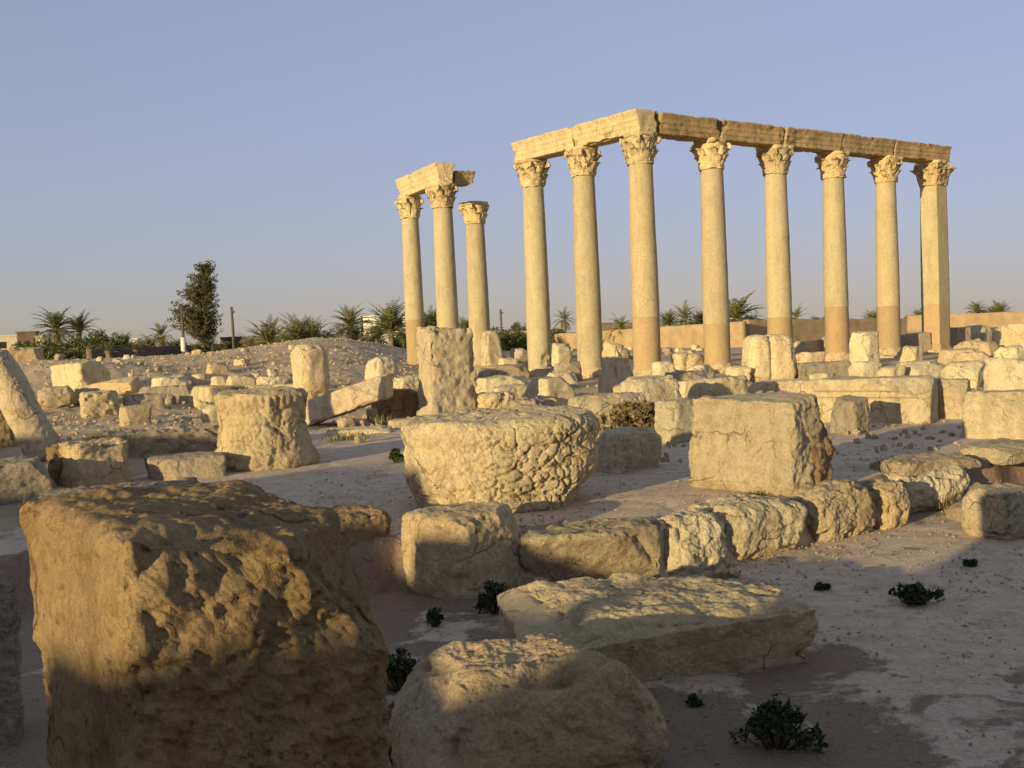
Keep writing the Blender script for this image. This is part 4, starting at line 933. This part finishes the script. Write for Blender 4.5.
def ground_plant(px, py, wpx, hpx, label, mat='darkbush', name='low_plant', leaf=.03, seed=1, per=26, z=None, cat='plant', dens=1.0):
    P = at(px, py, .2)
    for _ in range(8): P = at(px, py, g(P[0], P[1]) if z is None else z)
    zg = g(P[0], P[1]) if z is None else z; rng = random.Random(seed); k = P[1] / FPX; wd = wpx * k; H = hpx * k
    t = empty(name, (P[0], P[1] + .02, zg), label, cat); m = MB(); f = MB(); cl = []
    for i in range(int(26 * dens)):
        x = rng.gauss(0, .22); x = max(-.5, min(.5, x)); y = rng.uniform(-.35, .35); z1 = rng.uniform(.25, 1) * (1 - 1.5 * x * x) * H
        e = np.array([x * wd, y * wd * .8, z1]); m.tube([(e[0] * .3, e[1] * .3, -.02), e * (.75, .75, .6), e], [.006, .005, .003], 4); cl.append((e, rng.uniform(.10, .17) * (wd * H)**.5))
    m.build('stems', MAT['dry'], t); clumps(f, cl, rng, per, leaf); f.build('foliage', MAT[mat], t, smooth=False); return t
def tuft(px, py, wpx, hpx, label, mat='tuft', seed=1, n=90, z=None):
    P = at(px, py, .2)
    for _ in range(8): P = at(px, py, g(P[0], P[1]) if z is None else z)
    zg = g(P[0], P[1]) if z is None else z; rng = random.Random(seed); k = P[1] / FPX; wd = wpx * k; H = hpx * k; f = MB()
    for i in range(n):
        x = rng.gauss(0, .2) * wd; y = rng.gauss(0, .12) * wd; a = rng.uniform(0, 6.28); l = H * rng.uniform(.4, 1.1); ln = rng.uniform(.1, .7)
        d = np.array([math.cos(a) * ln + x / wd, math.sin(a) * ln, 1.0]); d /= np.linalg.norm(d); s = np.array([-math.sin(a), math.cos(a), 0]) * max(.004, .5 * k)
        p = np.array([x, y, -.02]); q = p + d * l * .55; e = p + d * l + (0, 0, -l * .1 * ln); f.add([p - s, p + s, q + s * .8, q - s * .8, e], [(0, 1, 2, 3), (3, 2, 4)])
    return tag(f.build('grass_tuft', MAT[mat], None, (P[0], P[1], zg), smooth=False), label, 'grass tuft')
ground_plant(778, 748, 74, 42, 'dark leafy plant on the floor below the broad fallen slab', seed=2, leaf=.032, dens=1.6, z=0)
ground_plant(402, 690, 54, 36, 'dark small-leaved plant between the huge block and the rounded boulder', seed=3, leaf=.03, dens=1.4, z=0)
ground_plant(914, 604, 52, 17, 'flat dark creeping plant on the open pale paving', seed=4, leaf=.04, dens=1.3, z=0)
ground_plant(971, 567, 14, 6, 'tiny dark plant on the paving below the right-hand boulder', seed=5, leaf=.03, dens=.6, z=0)
ground_plant(824, 591, 16, 6, 'tiny dark sprig on the paving right of the broad fallen slab', seed=6, leaf=.03, dens=.6, z=0)
ground_plant(496, 614, 34, 30, 'dark bushy weed at the right foot of the squarish pitted block', seed=7, leaf=.035, dens=1.2, z=0)
ground_plant(434, 628, 16, 18, 'small pointed weed on the dust below the squarish pitted block', seed=8, leaf=.03, dens=.7, z=0)
ground_plant(694, 706, 14, 8, 'tiny weed at the shaded foot of the broad fallen slab', seed=9, leaf=.03, dens=.6, z=0)
ground_plant(396, 462, 16, 12, 'small dark weed on the terrace left of the cracked drum', seed=11, leaf=.04, dens=.7)
b = ground_plant(640, 437, 74, 32, 'big dry brown bush on the terrace above the dimpled square block', 'dry', 'dry_bush', .07, 12, 40, cat='bush', dens=2.6)
tuft(896, 470, 46, 17, 'green grass tuft behind the furrowed kerb stones', seed=1, n=150)
tuft(940, 505, 40, 20, 'dry weeds growing from the foot of the far kerb stone', 'dry', 2, 150, z=.05)
tuft(722, 576, 40, 11, 'dry yellow grass at the foot of the flat-topped kerb stone', 'tuft', 3, 110, z=.02)
tuft(755, 495, 34, 8, 'thin grass along the foot of the big squared block', 'tuft', 4, 80)
tuft(345, 440, 52, 10, 'strip of yellow-green weeds before the slanting beam', 'tuft', 5, 200)
tuft(384, 424, 26, 12, 'green weeds in the shade under the raised end of the slanting beam', 'tuft', 6, 110)
tuft(1018, 436, 26, 10, 'weeds at the foot of the large smooth block by the right edge', 'tuft', 7, 90)
tuft(1018, 461, 22, 9, 'grass on the sunlit paving slab at the right edge', 'tuft', 8, 80)
tuft(880, 381, 40, 6, 'weeds on the ground below the foot of the seventh column', 'tuft', 9, 90)
tuft(960, 384, 40, 6, 'weeds before the block with the brown broken end', 'tuft', 10, 80)
tuft(828, 380, 22, 7, 'weeds at the left end of the footing stones below the sixth column', 'tuft', 11, 60)

# ------------------------------------------------------------------ walls, houses, poles on the skyline
def wall(p0, p1, z0, zt0, zt1, thick, mat, label, seed, name='mud_wall', rag=.08, cat='wall'):
    p0 = np.array(p0[:2]); p1 = np.array(p1[:2]); L = np.linalg.norm(p1 - p0); a = math.atan2(*(p1 - p0)[::-1])
    T, Q = boxgrid(int(np.clip(L / .3, 4, 260)), 2, 10); k = (T[:, 2] + 1) / 2; u = (T[:, 0] + 1) / 2; zt = zt0 + (zt1 - zt0) * u
    P = np.stack([T[:, 0] * L / 2, T[:, 1] * thick / 2 * (1.25 - .25 * k), z0 + (zt - z0) * k], 1)
    S = np.array([seed * 7.7, 0, 0]); P[:, 2] += k * rag * fbm(P * (1, 0, 0) + S, .45, 4, seed); P[:, 1] += .07 * fbm(P + S, .6, 3, seed) * (T[:, 1] < 0)
    c = (p0 + p1) / 2; return tag(link(name, mesh(name, P, Q), MAT[mat], None, (c[0], c[1], 0), a), label, cat)
def zat(px, py, dist): return EYE + (hor(px) - py) * dist / FPX
# garden wall at the left, behind the short palms
wall(far(88, 75), far(250, 106), -.8, zat(88, 349, 75), zat(250, 343, 106), .4, 'darkmud', 'long dark garden wall at the left, behind the row of short palms', 2, 'garden_wall', .05)
wall(far(221, 95), far(300, 92), -.8, zat(221, 337, 95), zat(300, 336, 92), .4, 'darkmud', 'higher dark wall section behind the bare utility pole', 3, 'garden_wall', .1)
# long mud wall at the right
wall(far(556, 108), far(744, 86), -1.5, zat(556, 334, 108), zat(744, 321, 86), .5, 'mud', 'low sunlit mud wall running behind the corner column and the palm clump', 4)
wall(far(745, 88), far(922, 104), -1.5, zat(745, 320, 88), zat(922, 318, 104), .5, 'mud', 'mud wall stretch seen between the fourth column and the square pillar', 5, rag=.12)
wall(far(908, 96), far(1075, 80), -1.5, zat(908, 315, 96), zat(1075, 310, 80), .5, 'mud', 'high plain mud wall running out of the picture right of the square pillar', 6)
wall(far(499, 112), far(530, 106), -1.0, zat(499, 332, 112), zat(530, 331, 106), .5, 'mud', 'short piece of pale mud wall left of the first column of the long row', 7)
wall(far(572, 118), far(640, 112), -1.2, zat(572, 336, 118), zat(640, 332, 112), .5, 'mud', 'plain mud wall at the foot of the small dark enclosure', 8)
wall(far(598, 109), far(636, 105), -1.2, zat(598, 323, 109), zat(636, 322, 105), .5, 'darkmud', 'dark wall of the small palm enclosure left of the corner column', 9, 'garden_wall', .05)
def house(px0, px1, top, dist, dep, label, mat='plaster', yaw=0, wins=(), parapet=True, name='house'):
    p0, p1 = far(px0, dist), far(px1, dist); w = p1[0] - p0[0]; h = zat((px0 + px1) / 2, top, dist) + 1.0
    t = empty(name, ((p0[0] + p1[0]) / 2, dist, -1.0), label, 'house', None, R(yaw))
    m = MB(); m.box((-w / 2, -dep / 2, 0), (w / 2, dep / 2, h)); m.build('wall', MAT[mat], t, smooth=False)
    m = MB(); m.box((-w / 2 - .12, -dep / 2 - .12, h), (w / 2 + .12, dep / 2 + .12, h + .22)); m.build('roof', MAT[mat], t, smooth=False)
    for (x, z, ww, hh) in wins:
        m = MB(); m.box((x * w - ww / 2, -dep / 2 - .03, h * z), (x * w + ww / 2, -dep / 2 + .1, h * z + hh)); m.build('window', MAT['darkglass'], t, smooth=False)
    return t
house(-14, 20, 337, 150, 5, 'pale flat-roofed house at the far left edge', wins=((.1, .62, .9, .9),), yaw=14)
house(20, 37, 333, 146, 4, 'dark brown flat-roofed house just left of the tallest palm', 'darkmud', yaw=18, wins=((.0, .6, .8, .7),))
house(368, 402, 317, 150, 7, 'whitewashed house showing behind the palms left of the three columns', 'white', yaw=24, wins=((-.25, .72, .9, 1.0), (.2, .72, .9, 1.0)))
house(130, 139, 340, 140, 4, 'small white house peeping over the hedge left of the ragged palm', 'white', yaw=10)
house(40, 47, 337, 142, 4, 'small sunlit hut beneath the tallest palm', 'plaster', yaw=10)
def pole(px, top, dist, label, arm=False, white=False):
    P = far(px, dist); zg = g(P[0], P[1]); h = zat(px, top, dist) - zg
    t = empty('utility_pole', (P[0], P[1], zg), label, 'pole', 'wooden poles on the skyline')
    m = MB(); m.tube([(0, 0, -.2), (.02, 0, h * .5), (0, 0, h)], [.13, .115, .10], 8); m.build('post', MAT['wood'], t)
    if arm:
        m = MB(); m.box((-.7, -.06, h - .55), (.7, .06, h - .42)); m.box((-.62, -.03, h - .42), (-.56, .03, h - .26)); m.box((.56, -.03, h - .42), (.62, .03, h - .26)); m.build('crossarm', MAT['wood'], t)
    else:
        m = MB(); m.box((.08, -.06, h - .5), (.22, .06, h - .3)); m.build('insulator', MAT['wood'], t)
    if white: m = MB(); m.tube([(0, 0, 0), (0, 0, 1.9)], [.22, .21], 9); m.build('whitewashed_foot', MAT['white'], t)
pole(233, 307, 88, 'bare utility pole standing alone right of the dark conifer')
pole(183, 308, 86, 'pole with a whitewashed foot in front of the dark conifer', white=True)
pole(362, 316, 92, 'pole with a crossarm right of the starry palm behind the mound', True)
pole(501, 309, 105, 'bare pole left of the first column of the long row')
pole(826, 305, 130, 'distant thin pole between the fifth and the sixth column')

# ------------------------------------------------------------------ unseen wall added behind the viewpoint, shaped to shade the foreground
TV = -SV                             # lateral axis and the way the light travels
EL = np.array([-SV[1], SV[0]])
PROF = [(-30.3, 2.13), (-18.3, 1.78), (-14.5, 2.13), (-13.2, 2.13), (-13.05, 1.35), (-11.0, 1.37), (-10.7, 1.85), (-8.5, 1.85), (-7.7, 1.93), (-7.15, 1.95), (-7.04, 1.51), (-6.6, 1.47), (-6.45, 1.08), (-6.18, 1.08), (-6.1, 1.45), (-5.45, 1.47), (-5.3, 1.33), (-4.9, 1.15), (-4.35, 1.13), (-4.05, 1.15), (-3.94, 1.31), (-3.78, 1.33), (-3.7, 1.11), (-3.3, 1.01), (-3.08, 1.13), (-2.94, 1.39), (-2.7, 1.61), (-2.4, 1.63), (-2.2, 1.67), (-2.0, 1.71), (-1, 1.98), (2, 2.08), (9, 2.38)]  # wall-top heights shaped so shade and sun gaps land on chosen stones
def back_wall(A=10.0):
    tn = math.tan(SUN_EL); ls = np.arange(-30, 9.01, .06); top = np.interp(ls, [p[0] for p in PROF], [p[1] for p in PROF]) + A * tn
    top = top + .03 * fbm(np.stack([ls, 0 * ls, 0 * ls], 1), 2.5, 3, 3); rows = []
    for k in (-1, 1):
        pass
    nz = 8; m = MB()
    def side(off, flip):
        G = np.zeros((nz + 1, len(ls), 3))
        for i in range(nz + 1):
            xy = EL * ls[:, None] - TV * (A + off); G[i, :, :2] = xy; G[i, :, 2] = -.5 + (top + .5) * i / nz
        return G[:, ::-1] if flip else G
    a, b = side(0, False), side(.6, True)
    m.grid(a); m.grid(b); m.grid(np.stack([a[-1], b[-1][::-1]])); 
    m.grid(np.stack([a[:, 0], b[::-1, :][:, -1][::-1]])); m.grid(np.stack([a[:, -1], b[:, 0]]))
    tag(m.build('shade_wall', MAT['tan'], smooth=False), 'tall ragged unseen wall added behind the viewpoint, shaped to shade the near stones', 'wall')
back_wall()

# ------------------------------------------------------------------ gravel
def gravel(n=9000):
    rng = np.random.default_rng(4); T, Q = boxgrid(2, 2, 2); T = T / np.linalg.norm(T, axis=1, keepdims=True); V = []; F = []; c = 0
    for i in range(n):
        mode = rng.random()
        if mode < .25:
            P = far(rng.uniform(300, 1040), 8 + 6 * rng.random()); x, y = P[0], P[1]
            if mode < .05: x = rng.uniform(-2.2, 6); y = np.interp(x, KX, KY) - abs(rng.normal(0, .35))
            s = rng.uniform(.004, .014)
        elif mode < .50: P = far(rng.uniform(300, 1060), rng.uniform(4.5, 9.5)); x, y = P[0], P[1]; s = .0025 + .009 * rng.random()**3
        elif mode < .85: P = far(rng.uniform(0, 420), rng.uniform(20, 62)); x, y = P[0], P[1]; s = rng.uniform(.015, .055)
        else: P = far(rng.uniform(440, 1040), rng.uniform(13, 34)); x, y = P[0], P[1]; s = rng.uniform(.015, .05)
        k = T * s * rng.uniform(.6, 1.3, 3) * (1 + .25 * rng.standard_normal((len(T), 1)))
        V.append(k + (x, y, g(x, y) + .25 * s)); F.append(Q + c); c += len(T)
    tag(link('gravel', mesh('gravel', np.concatenate(V), np.concatenate(F), False), MAT['tan']), kind='stuff')
gravel()
